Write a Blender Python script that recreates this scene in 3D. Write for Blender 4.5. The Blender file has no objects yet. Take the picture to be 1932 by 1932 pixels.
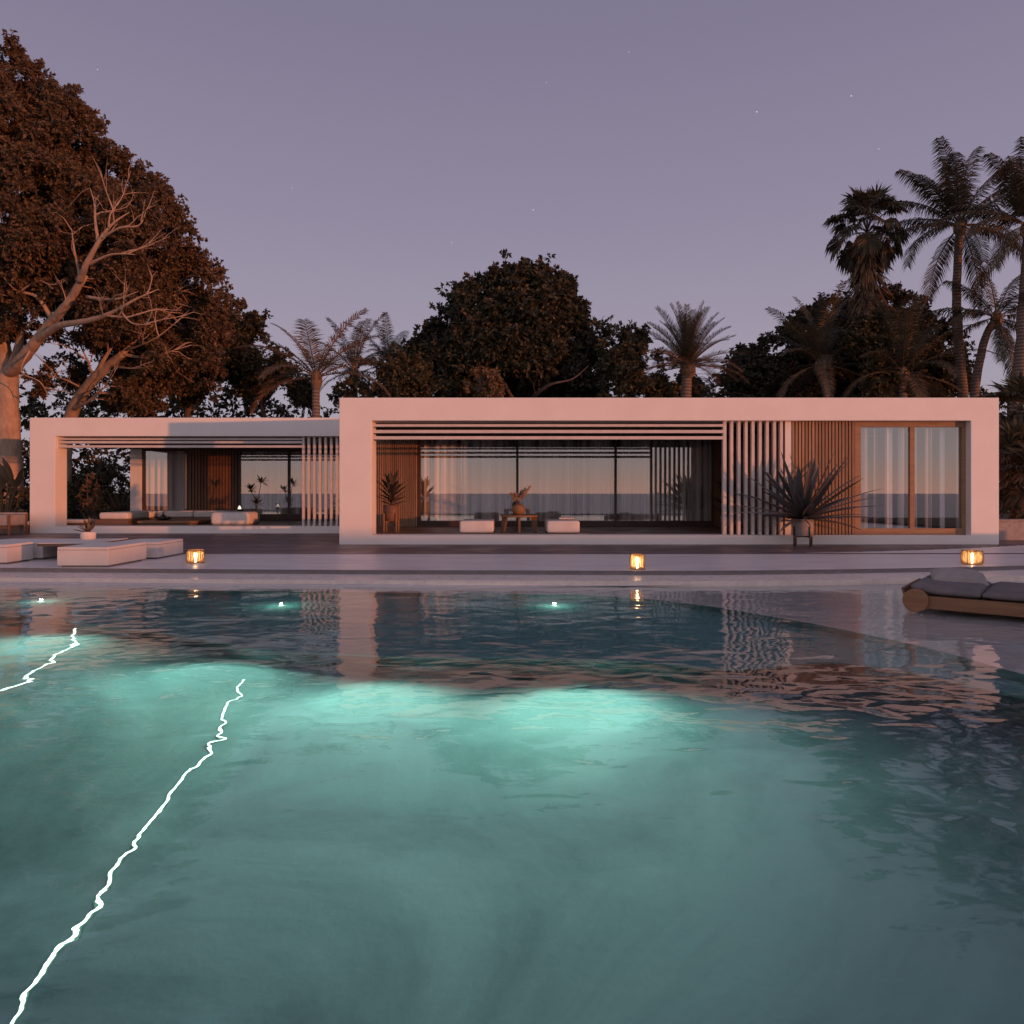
import bpy, math, random
import numpy as np
from mathutils import Vector, Matrix, noise as mnoise

R = math.radians
F = 1350.0           # focal length in units of a 1932 px wide picture
CX, HY = 966.0, 930.0
CAMZ = 1.27
WZ = -0.15           # water level
scene = bpy.context.scene
col = scene.collection
rng = random.Random(7)
nrg = np.random.default_rng(7)


def P(px, py, Y):
    return ((px - CX) / F * Y, CAMZ - (py - HY) / F * Y)


def PX(px, Y):
    return (px - CX) / F * Y


def PZ(py, Y):
    return CAMZ - (py - HY) / F * Y


def under(px, py, z):
    """where the ray through this point of the picture, bent at the water, meets height z"""
    dx, dz = (px - CX) / F, (py - HY) / F
    t = (CAMZ - WZ) / dz
    hx, hy = dx * t, t
    hl = math.hypot(dx, 1.0)
    ci = math.sqrt(hl * hl / (hl * hl + dz * dz))
    st = ci / 1.333
    tanr = st / math.sqrt(1 - st * st)
    d = (WZ - z) * tanr
    return (hx + dx / hl * d, hy + d / hl)


# ------------------------------------------------------------------ materials
def newmat(name):
    m = bpy.data.materials.new(name)
    m.use_nodes = True
    nt = m.node_tree
    nt.nodes.clear()
    out = nt.nodes.new('ShaderNodeOutputMaterial')
    return m, nt, out


def mixcol(nt, fac, a, b):
    n = nt.nodes.new('ShaderNodeMix')
    n.data_type = 'RGBA'
    for s, v in ((n.inputs[0], fac), (n.inputs[6], a), (n.inputs[7], b)):
        if hasattr(v, 'links'):
            nt.links.new(v, s)
        elif isinstance(v, (int, float)):
            s.default_value = v
        else:
            s.default_value = (*v, 1)
    return n.outputs[2]


def texnoise(nt, scale, detail=4, rough=.55, stretch=(1, 1, 1), coord='Object', dist=0.0):
    tc = nt.nodes.new('ShaderNodeTexCoord')
    mp = nt.nodes.new('ShaderNodeMapping')
    mp.inputs['Scale'].default_value = stretch
    nt.links.new(tc.outputs[coord], mp.inputs[0])
    n = nt.nodes.new('ShaderNodeTexNoise')
    n.inputs['Scale'].default_value = scale
    n.inputs['Detail'].default_value = detail
    n.inputs['Roughness'].default_value = rough
    n.inputs['Distortion'].default_value = dist
    nt.links.new(mp.outputs[0], n.inputs['Vector'])
    return n.outputs['Fac']


def ramp(nt, src, stops):
    r = nt.nodes.new('ShaderNodeValToRGB')
    e = r.color_ramp.elements
    while len(e) < len(stops):
        e.new(.5)
    for i, (p, c) in enumerate(stops):
        e[i].position = p
        e[i].color = (*c, 1) if len(c) == 3 else c
    nt.links.new(src, r.inputs[0])
    return r.outputs[0]


def bump(nt, h, strength, dist=.01, normal=None):
    b = nt.nodes.new('ShaderNodeBump')
    b.inputs['Strength'].default_value = strength
    b.inputs['Distance'].default_value = dist
    nt.links.new(h, b.inputs['Height'])
    if normal:
        nt.links.new(normal, b.inputs['Normal'])
    return b.outputs[0]


def surf(name, c1, c2=None, scale=3, stretch=(1, 1, 1), rough=.7, bstr=.15, bscale=60, bdist=.004, spec=.4,
         lo=.35, hi=.68, coat=0, coord='Object', dist=0.0, bstretch=None, rough2=None):
    m, nt, out = newmat(name)
    p = nt.nodes.new('ShaderNodeBsdfPrincipled')
    f = texnoise(nt, scale, 6, .6, stretch, coord, dist)
    c2 = c2 or tuple(v * .85 for v in c1)
    c = ramp(nt, f, [(lo, c1), (hi, c2)])
    nt.links.new(c, p.inputs['Base Color'])
    p.inputs['Roughness'].default_value = rough
    if rough2 is not None:
        rr = ramp(nt, texnoise(nt, scale * 1.7, 5, .6, stretch, coord), [(.35, (rough,) * 3), (.7, (rough2,) * 3)])
        nt.links.new(rr, p.inputs['Roughness'])
    p.inputs['Specular IOR Level'].default_value = spec
    if coat:
        p.inputs['Coat Weight'].default_value = coat
        p.inputs['Coat Roughness'].default_value = .15
    if bstr:
        b = bump(nt, texnoise(nt, bscale, 5, .6, bstretch or stretch, coord), bstr, bdist)
        nt.links.new(b, p.inputs['Normal'])
    nt.links.new(p.outputs[0], out.inputs[0])
    return m


def leafmat(name, c1, c2, transl=.25, rough=.5):
    m, nt, out = newmat(name)
    g = nt.nodes.new('ShaderNodeNewGeometry')
    c = ramp(nt, g.outputs['Random Per Island'], [(0, c1), (.75, c2), (1, tuple(min(1, v * 1.5) for v in c2))])
    p = nt.nodes.new('ShaderNodeBsdfPrincipled')
    nt.links.new(c, p.inputs['Base Color'])
    p.inputs['Roughness'].default_value = rough
    p.inputs['Specular IOR Level'].default_value = .3
    t = nt.nodes.new('ShaderNodeBsdfTranslucent')
    nt.links.new(c, t.inputs[0])
    mx = nt.nodes.new('ShaderNodeMixShader')
    mx.inputs[0].default_value = transl
    nt.links.new(p.outputs[0], mx.inputs[1])
    nt.links.new(t.outputs[0], mx.inputs[2])
    nt.links.new(mx.outputs[0], out.inputs[0])
    return m


def woodmat(name, c1, c2, axis='Z', rough=.5, planks=None):
    m, nt, out = newmat(name)
    st = {'X': (.08, 1, 1), 'Y': (1, .08, 1), 'Z': (1, 1, .08)}[axis]
    f = texnoise(nt, 18, 5, .65, st, 'Object', .6)
    f2 = texnoise(nt, 1.1, 3, .5, (1, 1, 1))
    g = nt.nodes.new('ShaderNodeNewGeometry')
    base = ramp(nt, f, [(.3, c1), (.7, c2)])
    tint = ramp(nt, g.outputs['Random Per Island'], [(0, (.62, .62, .62)), (1, (1.15, 1.12, 1.1))])
    mul = nt.nodes.new('ShaderNodeMix')
    mul.data_type = 'RGBA'
    mul.blend_type = 'MULTIPLY'
    mul.inputs[0].default_value = .8
    nt.links.new(base, mul.inputs[6])
    nt.links.new(tint, mul.inputs[7])
    p = nt.nodes.new('ShaderNodeBsdfPrincipled')
    nt.links.new(mul.outputs[2], p.inputs['Base Color'])
    rr = ramp(nt, f2, [(.3, (rough - .1,) * 3), (.7, (rough + .15,) * 3)])
    nt.links.new(rr, p.inputs['Roughness'])
    p.inputs['Specular IOR Level'].default_value = .35
    nt.links.new(bump(nt, f, .25, .003), p.inputs['Normal'])
    nt.links.new(p.outputs[0], out.inputs[0])
    return m


def emitmat(name, c, s):
    m, nt, out = newmat(name)
    e = nt.nodes.new('ShaderNodeEmission')
    e.inputs[0].default_value = (*c, 1)
    e.inputs[1].default_value = s
    nt.links.new(e.outputs[0], out.inputs[0])
    return m


M = {}
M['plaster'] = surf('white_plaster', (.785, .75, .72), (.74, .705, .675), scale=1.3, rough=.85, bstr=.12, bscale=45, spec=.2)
M['terrace'] = surf('microcement', (.74, .69, .68), (.62, .575, .575), scale=1.6, stretch=(.45, 1.4, 1), rough=.28, rough2=.5,
                    bstr=.08, bscale=9, bdist=.006, spec=.5, dist=.5)
M['riser'] = surf('dark_riser', (.20, .18, .185), (.15, .14, .145), scale=5, rough=.28, bstr=.1)
M['ledge'] = surf('wet_stone_ledge', (.80, .70, .63), (.66, .58, .53), scale=6, rough=.25, rough2=.5, bstr=.15, bscale=25, spec=.5)
M['shelf'] = surf('pebble_plaster', (.62, .575, .565), (.50, .475, .475), scale=1.2, stretch=(.5, 1.5, 1), rough=.2, rough2=.42,
                  bstr=.1, bscale=14, bdist=.004, spec=.55, dist=.6)
M['pool'] = surf('pool_finish', (.175, .25, .275), (.055, .095, .115), scale=.42, rough=.7, bstr=.2, bscale=12, bdist=.01, lo=.36, hi=.66, dist=1.4)  # plaster mottling, with caustics and uneven light put into its contrast
M['tile'] = surf('pool_tile', (.18, .36, .36), (.12, .265, .275), scale=.9, rough=.6, bstr=.15, bscale=14, bdist=.006, dist=.8)
M['deck'] = woodmat('dark_deck_wood', (.125, .092, .095), (.18, .135, .135), 'X', .42)
M['patio'] = woodmat('patio_wood', (.13, .075, .05), (.21, .125, .085), 'X', .42)
M['slat'] = woodmat('slat_wood', (.25, .148, .085), (.38, .235, .145), 'Z', .55)
M['darkslat'] = woodmat('dark_slat_wood', (.14, .068, .036), (.22, .11, .06), 'Z', .5)
M['frame'] = woodmat('frame_wood', (.22, .125, .07), (.32, .195, .115), 'X', .5)
M['darkframe'] = woodmat('dark_frame', (.045, .026, .019), (.075, .043, .03), 'Z', .4)
M['ceil'] = woodmat('ceiling_wood', (.24, .14, .09), (.34, .20, .13), 'X', .6)
M['bar'] = surf('painted_louvre', (.62, .56, .53), (.52, .47, .45), scale=4, rough=.55, bstr=.05)
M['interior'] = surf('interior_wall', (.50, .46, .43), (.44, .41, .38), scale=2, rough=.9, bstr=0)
M['fabric'] = surf('pale_fabric', (.66, .62, .59), (.56, .525, .50), scale=4, rough=.95, bstr=.25, bscale=260, bdist=.002, spec=.1)
M['fabric2'] = surf('grey_fabric', (.19, .168, .172), (.145, .128, .132), scale=4, rough=.95, bstr=.3, bscale=260, bdist=.002, spec=.1)
M['fabric3'] = surf('taupe_fabric', (.34, .31, .30), (.27, .245, .24), scale=6, rough=.95, bstr=.3, bscale=200, bdist=.002, spec=.1)
M['stone'] = surf('cast_seat', (.66, .615, .58), (.58, .54, .51), scale=2, rough=.75, bstr=.1, bscale=60, spec=.3)
M['teak'] = woodmat('teak', (.20, .10, .052), (.32, .17, .09), 'X', .5)
M['teakz'] = woodmat('teak_upright', (.15, .075, .038), (.24, .125, .066), 'Z', .5)
M['pot'] = surf('white_pot', (.68, .62, .58), (.60, .55, .52), scale=5, rough=.6, bstr=.08)
M['brownpot'] = surf('brown_pot', (.20, .10, .06), (.14, .07, .045), scale=6, rough=.6, bstr=.15)
M['greypot'] = surf('grey_pot', (.36, .32, .31), (.26, .235, .23), scale=9, rough=.8, bstr=.3, bscale=40)
M['black'] = surf('black_stone', (.025, .022, .022), (.015, .014, .014), scale=8, rough=.35, bstr=.1)
M['soil'] = surf('soil', (.05, .035, .025), (.03, .02, .015), scale=30, rough=1, bstr=.5)
M['wicker'] = surf('wicker', (.30, .17, .075), (.20, .11, .05), scale=60, rough=.6, bstr=.3, bscale=120)
M['rattan'] = surf('rattan_vase', (.30, .16, .07), (.16, .085, .04), scale=50, stretch=(.3, .3, 2), rough=.65, bstr=.6, bscale=70, bstretch=(.3, .3, 2))
M['pampas'] = leafmat('dry_plume', (.42, .26, .15), (.60, .40, .24), .3, .8)
M['bark_pale'] = surf('pale_bark', (.46, .325, .235), (.27, .19, .14), scale=4, stretch=(1, 1, .5), rough=.9, bstr=.7, bscale=12, bdist=.03)
M['bark_dark'] = surf('dark_bark', (.12, .09, .07), (.07, .05, .04), scale=6, stretch=(1, 1, .4), rough=.95, bstr=.6, bscale=16, bdist=.02)
M['ground'] = surf('garden_soil', (.07, .055, .04), (.04, .04, .025), scale=.8, rough=1, bstr=.6, bscale=5, bdist=.05)
M['shade_ridge'] = surf('shade_ridge_scrub', (.07, .06, .04), (.05, .05, .03), scale=.5, rough=1, bstr=.6, bscale=3, bdist=.1)
M['leaf_big'] = leafmat('leaf_fine', (.085, .058, .034), (.14, .095, .055), .25, .6)
M['leaf_dark'] = leafmat('leaf_glossy', (.036, .036, .021), (.062, .056, .033), .2, .5)
M['leaf_mid'] = leafmat('leaf_mid', (.052, .048, .027), (.085, .074, .04), .25, .55)
M['leaf_dry'] = leafmat('leaf_dry', (.13, .085, .045), (.22, .14, .075), .25, .65)
M['frond'] = leafmat('palm_frond', (.055, .048, .030), (.095, .08, .05), .25, .45)
M['frond_dry'] = leafmat('palm_frond_dry', (.11, .072, .044), (.18, .118, .07), .25, .6)
M['agave'] = leafmat('agave_leaf', (.085, .085, .085), (.125, .12, .12), .1, .4)
M['broad'] = leafmat('broad_leaf', (.045, .04, .033), (.085, .068, .05), .15, .4)

# palm trunk with rings
m, nt, out = newmat('palm_trunk')
tc = nt.nodes.new('ShaderNodeTexCoord')
wv = nt.nodes.new('ShaderNodeTexWave')
wv.bands_direction = 'Z'
wv.inputs['Scale'].default_value = 2.2
wv.inputs['Distortion'].default_value = 1.5
wv.inputs['Detail'].default_value = 3
nt.links.new(tc.outputs['Object'], wv.inputs['Vector'])
p = nt.nodes.new('ShaderNodeBsdfPrincipled')
nt.links.new(ramp(nt, wv.outputs['Fac'], [(.1, (.10, .072, .055)), (.8, (.20, .15, .12))]), p.inputs['Base Color'])
p.inputs['Roughness'].default_value = .9
nt.links.new(bump(nt, wv.outputs['Fac'], .8, .03), p.inputs['Normal'])
nt.links.new(p.outputs[0], out.inputs[0])
M['palm_trunk'] = m

# window glass: coated, mirror-like
m, nt, out = newmat('coated_glass')
tr = nt.nodes.new('ShaderNodeBsdfTransparent')
tr.inputs[0].default_value = (.97, .97, .97, 1)
gl = nt.nodes.new('ShaderNodeBsdfGlossy')
gl.inputs['Roughness'].default_value = 0.0
gl.inputs[0].default_value = (.95, .95, .97, 1)
lw = nt.nodes.new('ShaderNodeLayerWeight')
lw.inputs[0].default_value = .5
pw = nt.nodes.new('ShaderNodeMath')
pw.operation = 'POWER'
pw.inputs[1].default_value = 4
nt.links.new(lw.outputs['Facing'], pw.inputs[0])
ma = nt.nodes.new('ShaderNodeMath')
ma.operation = 'MULTIPLY_ADD'
ma.inputs[1].default_value = .6
ma.inputs[2].default_value = .25
nt.links.new(pw.outputs[0], ma.inputs[0])
mx = nt.nodes.new('ShaderNodeMixShader')
nt.links.new(ma.outputs[0], mx.inputs[0])
nt.links.new(tr.outputs[0], mx.inputs[1])
nt.links.new(gl.outputs[0], mx.inputs[2])
nt.links.new(mx.outputs[0], out.inputs[0])
M['glass'] = m

# sheer curtain
m, nt, out = newmat('sheer_curtain')
cc = ramp(nt, texnoise(nt, 3.2, 2.5, .55, (1, .0, .01)), [(.36, (.16, .15, .15)), (.47, (.62, .59, .58)), (.56, (.97, .94, .92))])  # dark streaks put fold shade and doubled cloth into the colour
d = nt.nodes.new('ShaderNodeBsdfDiffuse')
nt.links.new(cc, d.inputs[0])
t = nt.nodes.new('ShaderNodeBsdfTranslucent')
nt.links.new(cc, t.inputs[0])
mx = nt.nodes.new('ShaderNodeMixShader')
mx.inputs[0].default_value = .3
nt.links.new(d.outputs[0], mx.inputs[1])
nt.links.new(t.outputs[0], mx.inputs[2])
nt.links.new(mx.outputs[0], out.inputs[0])
M['curtain'] = m

# water
m, nt, out = newmat('pool_water')
n1 = texnoise(nt, .85, 1.0, .4, (1.0, 1.25, 1), 'Object', .4)
n2 = texnoise(nt, 3.3, 1.0, .4, (.8, 1.1, 1), 'Object', .5)
n3 = texnoise(nt, 11, 2, .5, (.8, 1.2, 1), 'Object')
b1 = bump(nt, n1, 1.0, .017)
b2 = bump(nt, n2, 1.0, .0105, b1)
b3 = bump(nt, n3, 1.0, .0010, b2)
g = nt.nodes.new('ShaderNodeBsdfGlass')
g.inputs['Color'].default_value = (.95, .985, .985, 1)
g.inputs['Roughness'].default_value = 0.0
g.inputs['IOR'].default_value = 1.333
nt.links.new(b3, g.inputs['Normal'])
nt.links.new(g.outputs[0], out.inputs[0])
M['water'] = m

# sea
m, nt, out = newmat('sea_water')
p = nt.nodes.new('ShaderNodeBsdfPrincipled')
p.inputs['Base Color'].default_value = (.15, .155, .20, 1)
p.inputs['Roughness'].default_value = .3
s1 = texnoise(nt, .25, 5, .6, (1, 1, 1))
nt.links.new(bump(nt, s1, .6, .8), p.inputs['Normal'])
nt.links.new(p.outputs[0], out.inputs[0])
M['sea'] = m

M['led'] = emitmat('led_strip', (.74, 1.0, .84), 5.0)
M['ledhalo'] = emitmat('led_halo', (.38, .85, .66), .34)  # dim emission standing in for the strip's glow on the floor
M['poollamp'] = emitmat('pool_lamp', (.62, 1.0, .85), 4.0)
M['flame'] = emitmat('candle_glow', (1.0, .60, .28), 95.0)
m, nt, out = newmat('paper_liner')
d = nt.nodes.new('ShaderNodeBsdfDiffuse')
d.inputs[0].default_value = (.85, .68, .45, 1)
t = nt.nodes.new('ShaderNodeBsdfTranslucent')
t.inputs[0].default_value = (.9, .72, .48, 1)
mx = nt.nodes.new('ShaderNodeMixShader')
mx.inputs[0].default_value = .5
nt.links.new(d.outputs[0], mx.inputs[1])
nt.links.new(t.outputs[0], mx.inputs[2])
tp = nt.nodes.new('ShaderNodeBsdfTransparent')
mx2 = nt.nodes.new('ShaderNodeMixShader')
mx2.inputs[0].default_value = .35
nt.links.new(mx.outputs[0], mx2.inputs[1])
nt.links.new(tp.outputs[0], mx2.inputs[2])
nt.links.new(mx2.outputs[0], out.inputs[0])
M['glow'] = m
M['bulb'] = emitmat('small_lamp', (1.0, .8, .6), 1.6)


# ------------------------------------------------------------------ mesh building
class MB:
    def __init__(s):
        s.v, s.f = [], []

    def add(s, vs, fs):
        o = len(s.v)
        s.v += [tuple(v) for v in vs]
        s.f += [tuple(i + o for i in f) for f in fs]
        return s

    def box(s, x0, x1, y0, y1, z0, z1, rot=0, c=None):
        vs = [(x, y, z) for z in (z0, z1) for y in (y0, y1) for x in (x0, x1)]
        if rot:
            cx, cy = c or ((x0 + x1) / 2, (y0 + y1) / 2)
            ca, sa = math.cos(rot), math.sin(rot)
            vs = [(cx + (x - cx) * ca - (y - cy) * sa, cy + (x - cx) * sa + (y - cy) * ca, z) for x, y, z in vs]
        return s.add(vs, [(0, 2, 3, 1), (4, 5, 7, 6), (0, 1, 5, 4), (2, 6, 7, 3), (0, 4, 6, 2), (1, 3, 7, 5)])

    def tube(s, pts, radii, n=8, caps=True):
        pts = [Vector(p) for p in pts]
        rings = []
        up = Vector((0.3, 0.2, 1)).normalized()
        for i, p in enumerate(pts):
            d = (pts[min(i + 1, len(pts) - 1)] - pts[max(i - 1, 0)])
            if d.length < 1e-9:
                d = Vector((0, 0, 1))
            d.normalize()
            a = d.cross(up)
            if a.length < 1e-3:
                a = d.cross(Vector((1, 0, 0)))
            a.normalize()
            b = d.cross(a)
            r = radii[i] if hasattr(radii, '__len__') else radii
            rings.append([p + (a * math.cos(2 * math.pi * k / n) + b * math.sin(2 * math.pi * k / n)) * r for k in range(n)])
        vs = [v for r_ in rings for v in r_]
        fs = []
        for i in range(len(pts) - 1):
            for k in range(n):
                k2 = (k + 1) % n
                fs.append((i * n + k, i * n + k2, (i + 1) * n + k2, (i + 1) * n + k))
        if caps:
            fs.append(tuple(range(n))[::-1])
            fs.append(tuple((len(pts) - 1) * n + k for k in range(n)))
        return s.add(vs, fs)

    def lathe(s, prof, n=32, c=(0, 0, 0), closed=False):
        vs = [(c[0] + r * math.cos(2 * math.pi * k / n), c[1] + r * math.sin(2 * math.pi * k / n), c[2] + z)
              for r, z in prof for k in range(n)]
        fs = []
        for i in range(len(prof) - 1):
            for k in range(n):
                k2 = (k + 1) % n
                fs.append((i * n + k, i * n + k2, (i + 1) * n + k2, (i + 1) * n + k))
        if prof[0][0] > 1e-4:
            fs.append(tuple(range(n))[::-1])
        if prof[-1][0] > 1e-4:
            fs.append(tuple((len(prof) - 1) * n + k for k in range(n)))
        return s.add(vs, fs)

    def strip(s, A, B):
        n = len(A)
        return s.add(list(A) + list(B), [(i, i + 1, n + i + 1, n + i) for i in range(n - 1)])

    def blade(s, base, az, elev, length, width, droop=.6, n=6, fold=.25, prof='sword', twist=0):
        p = Vector(base)
        e = elev
        L, Rr, C = [], [], []
        side = Vector((-math.sin(az), math.cos(az), 0))
        for i in range(n + 1):
            t = i / n
            d = Vector((math.cos(az) * math.cos(e), math.sin(az) * math.cos(e), math.sin(e)))
            nrm = side.cross(d)
            if prof == 'sword':
                w = width * (0.55 + .9 * t) * (1 - t ** 2.2) if t < 1 else 0
            elif prof == 'leaf':
                w = width * (math.sin(math.pi * min(1, .06 + .94 * t)) ** .75) if t < 1 else 0
            else:
                w = width * (1 - t)
            sd = (side * math.cos(twist * t) + nrm * math.sin(twist * t)) * (w / 2)
            C.append(p.copy())
            L.append(p - sd - nrm * (-fold * w))
            Rr.append(p + sd - nrm * (-fold * w))
            p = p + d * (length / n)
            e -= droop / n * (0.4 + 1.2 * t)
        k = n + 1
        vs = L + C + Rr
        fs = []
        for i in range(n):
            fs.append((i, k + i, k + i + 1, i + 1))
            fs.append((k + i, 2 * k + i, 2 * k + i + 1, k + i + 1))
        return s.add(vs, fs)

    def build(s, name, mat, parent=None, world=False, bevel=0, smooth=False, seg=2):
        me = bpy.data.meshes.new(name)
        v = s.v
        if world and parent is not None:
            o0 = parent
            off = Vector((0, 0, 0))
            while o0 is not None:
                off = off + o0.location
                o0 = o0.parent
            v = [(x - off.x, y - off.y, z - off.z) for x, y, z in v]
        me.from_pydata(v, [], s.f)
        me.materials.append(mat)
        if smooth:
            me.shade_smooth()
        me.update()
        o = bpy.data.objects.new(name, me)
        col.objects.link(o)
        if parent is not None:
            o.parent = parent
        if bevel:
            b = o.modifiers.new('bevel', 'BEVEL')
            b.width = bevel
            b.segments = seg
            b.limit_method = 'ANGLE'
        return o


def quadmesh(name, V, mat, parent=None, extra=None):
    """V: (N,4,3) array of quads -> one mesh"""
    n = len(V)
    me = bpy.data.meshes.new(name)
    me.vertices.add(n * 4)
    me.vertices.foreach_set('co', V.reshape(-1).astype(np.float32))
    me.loops.add(n * 4)
    me.loops.foreach_set('vertex_index', np.arange(n * 4, dtype=np.int32))
    me.polygons.add(n)
    me.polygons.foreach_set('loop_start', np.arange(0, n * 4, 4, dtype=np.int32))
    me.polygons.foreach_set('loop_total', np.full(n, 4, dtype=np.int32))
    me.materials.append(mat)
    me.update()
    me.validate()
    o = bpy.data.objects.new(name, me)
    col.objects.link(o)
    if parent is not None:
        o.parent = parent
    return o


def tag(o, label=None, cat=None, group=None, kind=None):
    if label:
        o['label'] = label
    if cat:
        o['category'] = cat
    if group:
        o['group'] = group
    if kind:
        o['kind'] = kind
    return o


def thing(name, label, cat, loc=(0, 0, 0), rz=0, group=None):
    o = bpy.data.objects.new(name, None)
    o.empty_display_size = .2
    col.objects.link(o)
    o.location = loc
    o.rotation_euler = (0, 0, rz)
    return tag(o, label, cat, group)


def copy_tree(o, parent=None):
    c = o.copy()
    col.objects.link(c)
    if parent is not None:
        c.parent = parent
    for ch in list(o.children):
        copy_tree(ch, c)
    return c


# ------------------------------------------------------------------ camera, world, sun
cam_d = bpy.data.cameras.new('camera')
cam = bpy.data.objects.new('camera', cam_d)
col.objects.link(cam)
cam.location = (0, 0, CAMZ)
cam.rotation_euler = (R(90), 0, 0)
cam_d.sensor_width = 36
cam_d.sensor_fit = 'HORIZONTAL'
cam_d.lens = 36 * F / 1932
cam_d.shift_y = -36 / 1932
cam_d.clip_end = 20000
cam_d.clip_start = .05
scene.camera = cam

SUN_EL = R(1.0)
SD = Vector((.804, -.594, 0)).normalized()       # horizontal direction towards the sun
sun_d = bpy.data.lights.new('sun', 'SUN')
sun_d.energy = 2.5
sun_d.angle = R(.6)
sun_d.color = (1.0, .30, .105)
sun = bpy.data.objects.new('sun', sun_d)
col.objects.link(sun)
tosun = Vector((SD.x * math.cos(SUN_EL), SD.y * math.cos(SUN_EL), math.sin(SUN_EL)))
sun.rotation_euler = (-tosun).to_track_quat('-Z', 'Y').to_euler()
sun.location = (30, -20, 20)

w = bpy.data.worlds.new('World')
scene.world = w
w.use_nodes = True
nt = w.node_tree
nt.nodes.clear()
wo = nt.nodes.new('ShaderNodeOutputWorld')
tc = nt.nodes.new('ShaderNodeTexCoord')
sep = nt.nodes.new('ShaderNodeSeparateXYZ')
nt.links.new(tc.outputs['Generated'], sep.inputs[0])
front = ramp(nt, sep.outputs[2], [(0, (.41, .36, .415)), (.08, (.385, .34, .41)), (.2, (.34, .298, .385)),
                                  (.35, (.278, .242, .338)), (.55, (.21, .187, .278)), (1, (.16, .14, .23))])
back = ramp(nt, sep.outputs[2], [(0, (1.18, .68, .54)), (.02, (.98, .66, .56)), (.05, (.77, .65, .64)), (.12, (.66, .57, .62)),
                                 (.4, (.52, .44, .54)), (1, (.20, .18, .25))])
mr = nt.nodes.new('ShaderNodeMapRange')
mr.interpolation_type = 'SMOOTHSTEP'
mr.inputs[1].default_value = .35
mr.inputs[2].default_value = -.45
nt.links.new(sep.outputs[1], mr.inputs[0])
mixw = mixcol(nt, mr.outputs[0], front, back)
# a few faint stars, fixed in the sky
acc = None
for (px, py) in ((1606, 181), (1428, 211), (1031, 156), (1006, 396), (550, 355), (184, 131), (1658, 281), (1187, 98), (852, 458)):
    dv = Vector(((px - CX) / F, 1, -(py - HY) / F)).normalized()
    vm = nt.nodes.new('ShaderNodeVectorMath')
    vm.operation = 'DISTANCE'
    vm.inputs[1].default_value = dv
    nt.links.new(tc.outputs['Generated'], vm.inputs[0])
    lt = nt.nodes.new('ShaderNodeMath')
    lt.operation = 'LESS_THAN'
    lt.inputs[1].default_value = .00062 if px in (1606, 1428, 1006) else .00042
    nt.links.new(vm.outputs['Value'], lt.inputs[0])
    if acc is None:
        acc = lt.outputs[0]
    else:
        ad = nt.nodes.new('ShaderNodeMath')
        ad.operation = 'ADD'
        nt.links.new(acc, ad.inputs[0])
        nt.links.new(lt.outputs[0], ad.inputs[1])
        acc = ad.outputs[0]
skyc = mixcol(nt, acc, mixw, (.85, .82, .80))
bg = nt.nodes.new('ShaderNodeBackground')
bg.inputs[1].default_value = 1.0
nt.links.new(skyc, bg.inputs[0])
sk = nt.nodes.new('ShaderNodeTexSky')
sk.sky_type = 'NISHITA'
sk.sun_disc = False
sk.sun_elevation = SUN_EL
sk.sun_rotation = math.atan2(SD.x, SD.y)
bg2 = nt.nodes.new('ShaderNodeBackground')
bg2.inputs[1].default_value = .012
nt.links.new(sk.outputs[0], bg2.inputs[0])
adds = nt.nodes.new('ShaderNodeAddShader')
nt.links.new(bg.outputs[0], adds.inputs[0])
nt.links.new(bg2.outputs[0], adds.inputs[1])
nt.links.new(adds.outputs[0], wo.inputs[0])

scene.view_settings.view_transform = 'Standard'
scene.view_settings.look = 'None'
scene.view_settings.exposure = 0
scene.view_settings.gamma = 1
cy = scene.cycles
cy.use_denoising = True
cy.caustics_reflective = False
cy.caustics_refractive = True
cy.max_bounces = 12
cy.transmission_bounces = 8
cy.transparent_max_bounces = 24
cy.diffuse_bounces = 3
cy.glossy_bounces = 5
cy.sample_clamp_indirect = 6
cy.blur_glossy = .3

# ------------------------------------------------------------------ setting: sea, ground, pool, terrace, deck
b = MB()
b.add([(-6000, -9000, -8), (6000, -9000, -8), (6000, -2.6, -8), (-6000, -2.6, -8)], [(0, 1, 2, 3)])
tag(b.build('sea', M['sea']), kind='structure')

b = MB()
hx0, hx1, hy0, hy1 = -22, 17, -2.5, 14.5
G = -.04
vs = [(-900, hy0, G), (hx0, hy0, G), (hx0, hy1, G), (hx1, hy1, G), (hx1, hy0, G), (900, hy0, G), (900, 900, G), (-900, 900, G),
      (hx0, hy0, -2.2), (hx1, hy0, -2.2), (-900, hy0, -9), (900, hy0, -9), (-900, hy1, G), (900, hy1, G)]
fs = [(0, 1, 2, 12), (4, 5, 13, 3), (12, 2, 3, 13, 6, 7), (0, 10, 11, 5, 4, 9, 8, 1)]
b.add(vs, fs)
tag(b.build('ground', M['ground']), kind='structure')

# added ridge out of frame, shaped to keep low sun off the wall bottoms
b = MB()
UD = Vector((-SD.y, SD.x, 0))
ctrl = [(-11.5, 11.5, 79, 1.42), (-10.5, 12.5, 73, 1.33), (-9, 13, 66, 1.20), (-7, 12, 64, 1.19), (-11.5, 18, 63, 1.30), (-14.0, 22.3, 62, 1.62), (-15, 22.3, 62, 1.40), (-10, 21, 58, 1.2), (-4.2, 17.5, 42, 1.01), (4, 17.5, 28, .76), (11.9, 17.5, 9, .43), (14, 18.5, 7, .40)]
ctrl = sorted(((SD.y * -x + SD.x * y, x + SD.x * t_, y + SD.y * t_, h) for x, y, t_, h in ctrl))
ridge = []
for i in range(len(ctrl) - 1):
    for k in range(6):
        t_ = k / 6
        ridge.append(tuple(ctrl[i][q] * (1 - t_) + ctrl[i + 1][q] * t_ for q in (1, 2, 3)))
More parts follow.
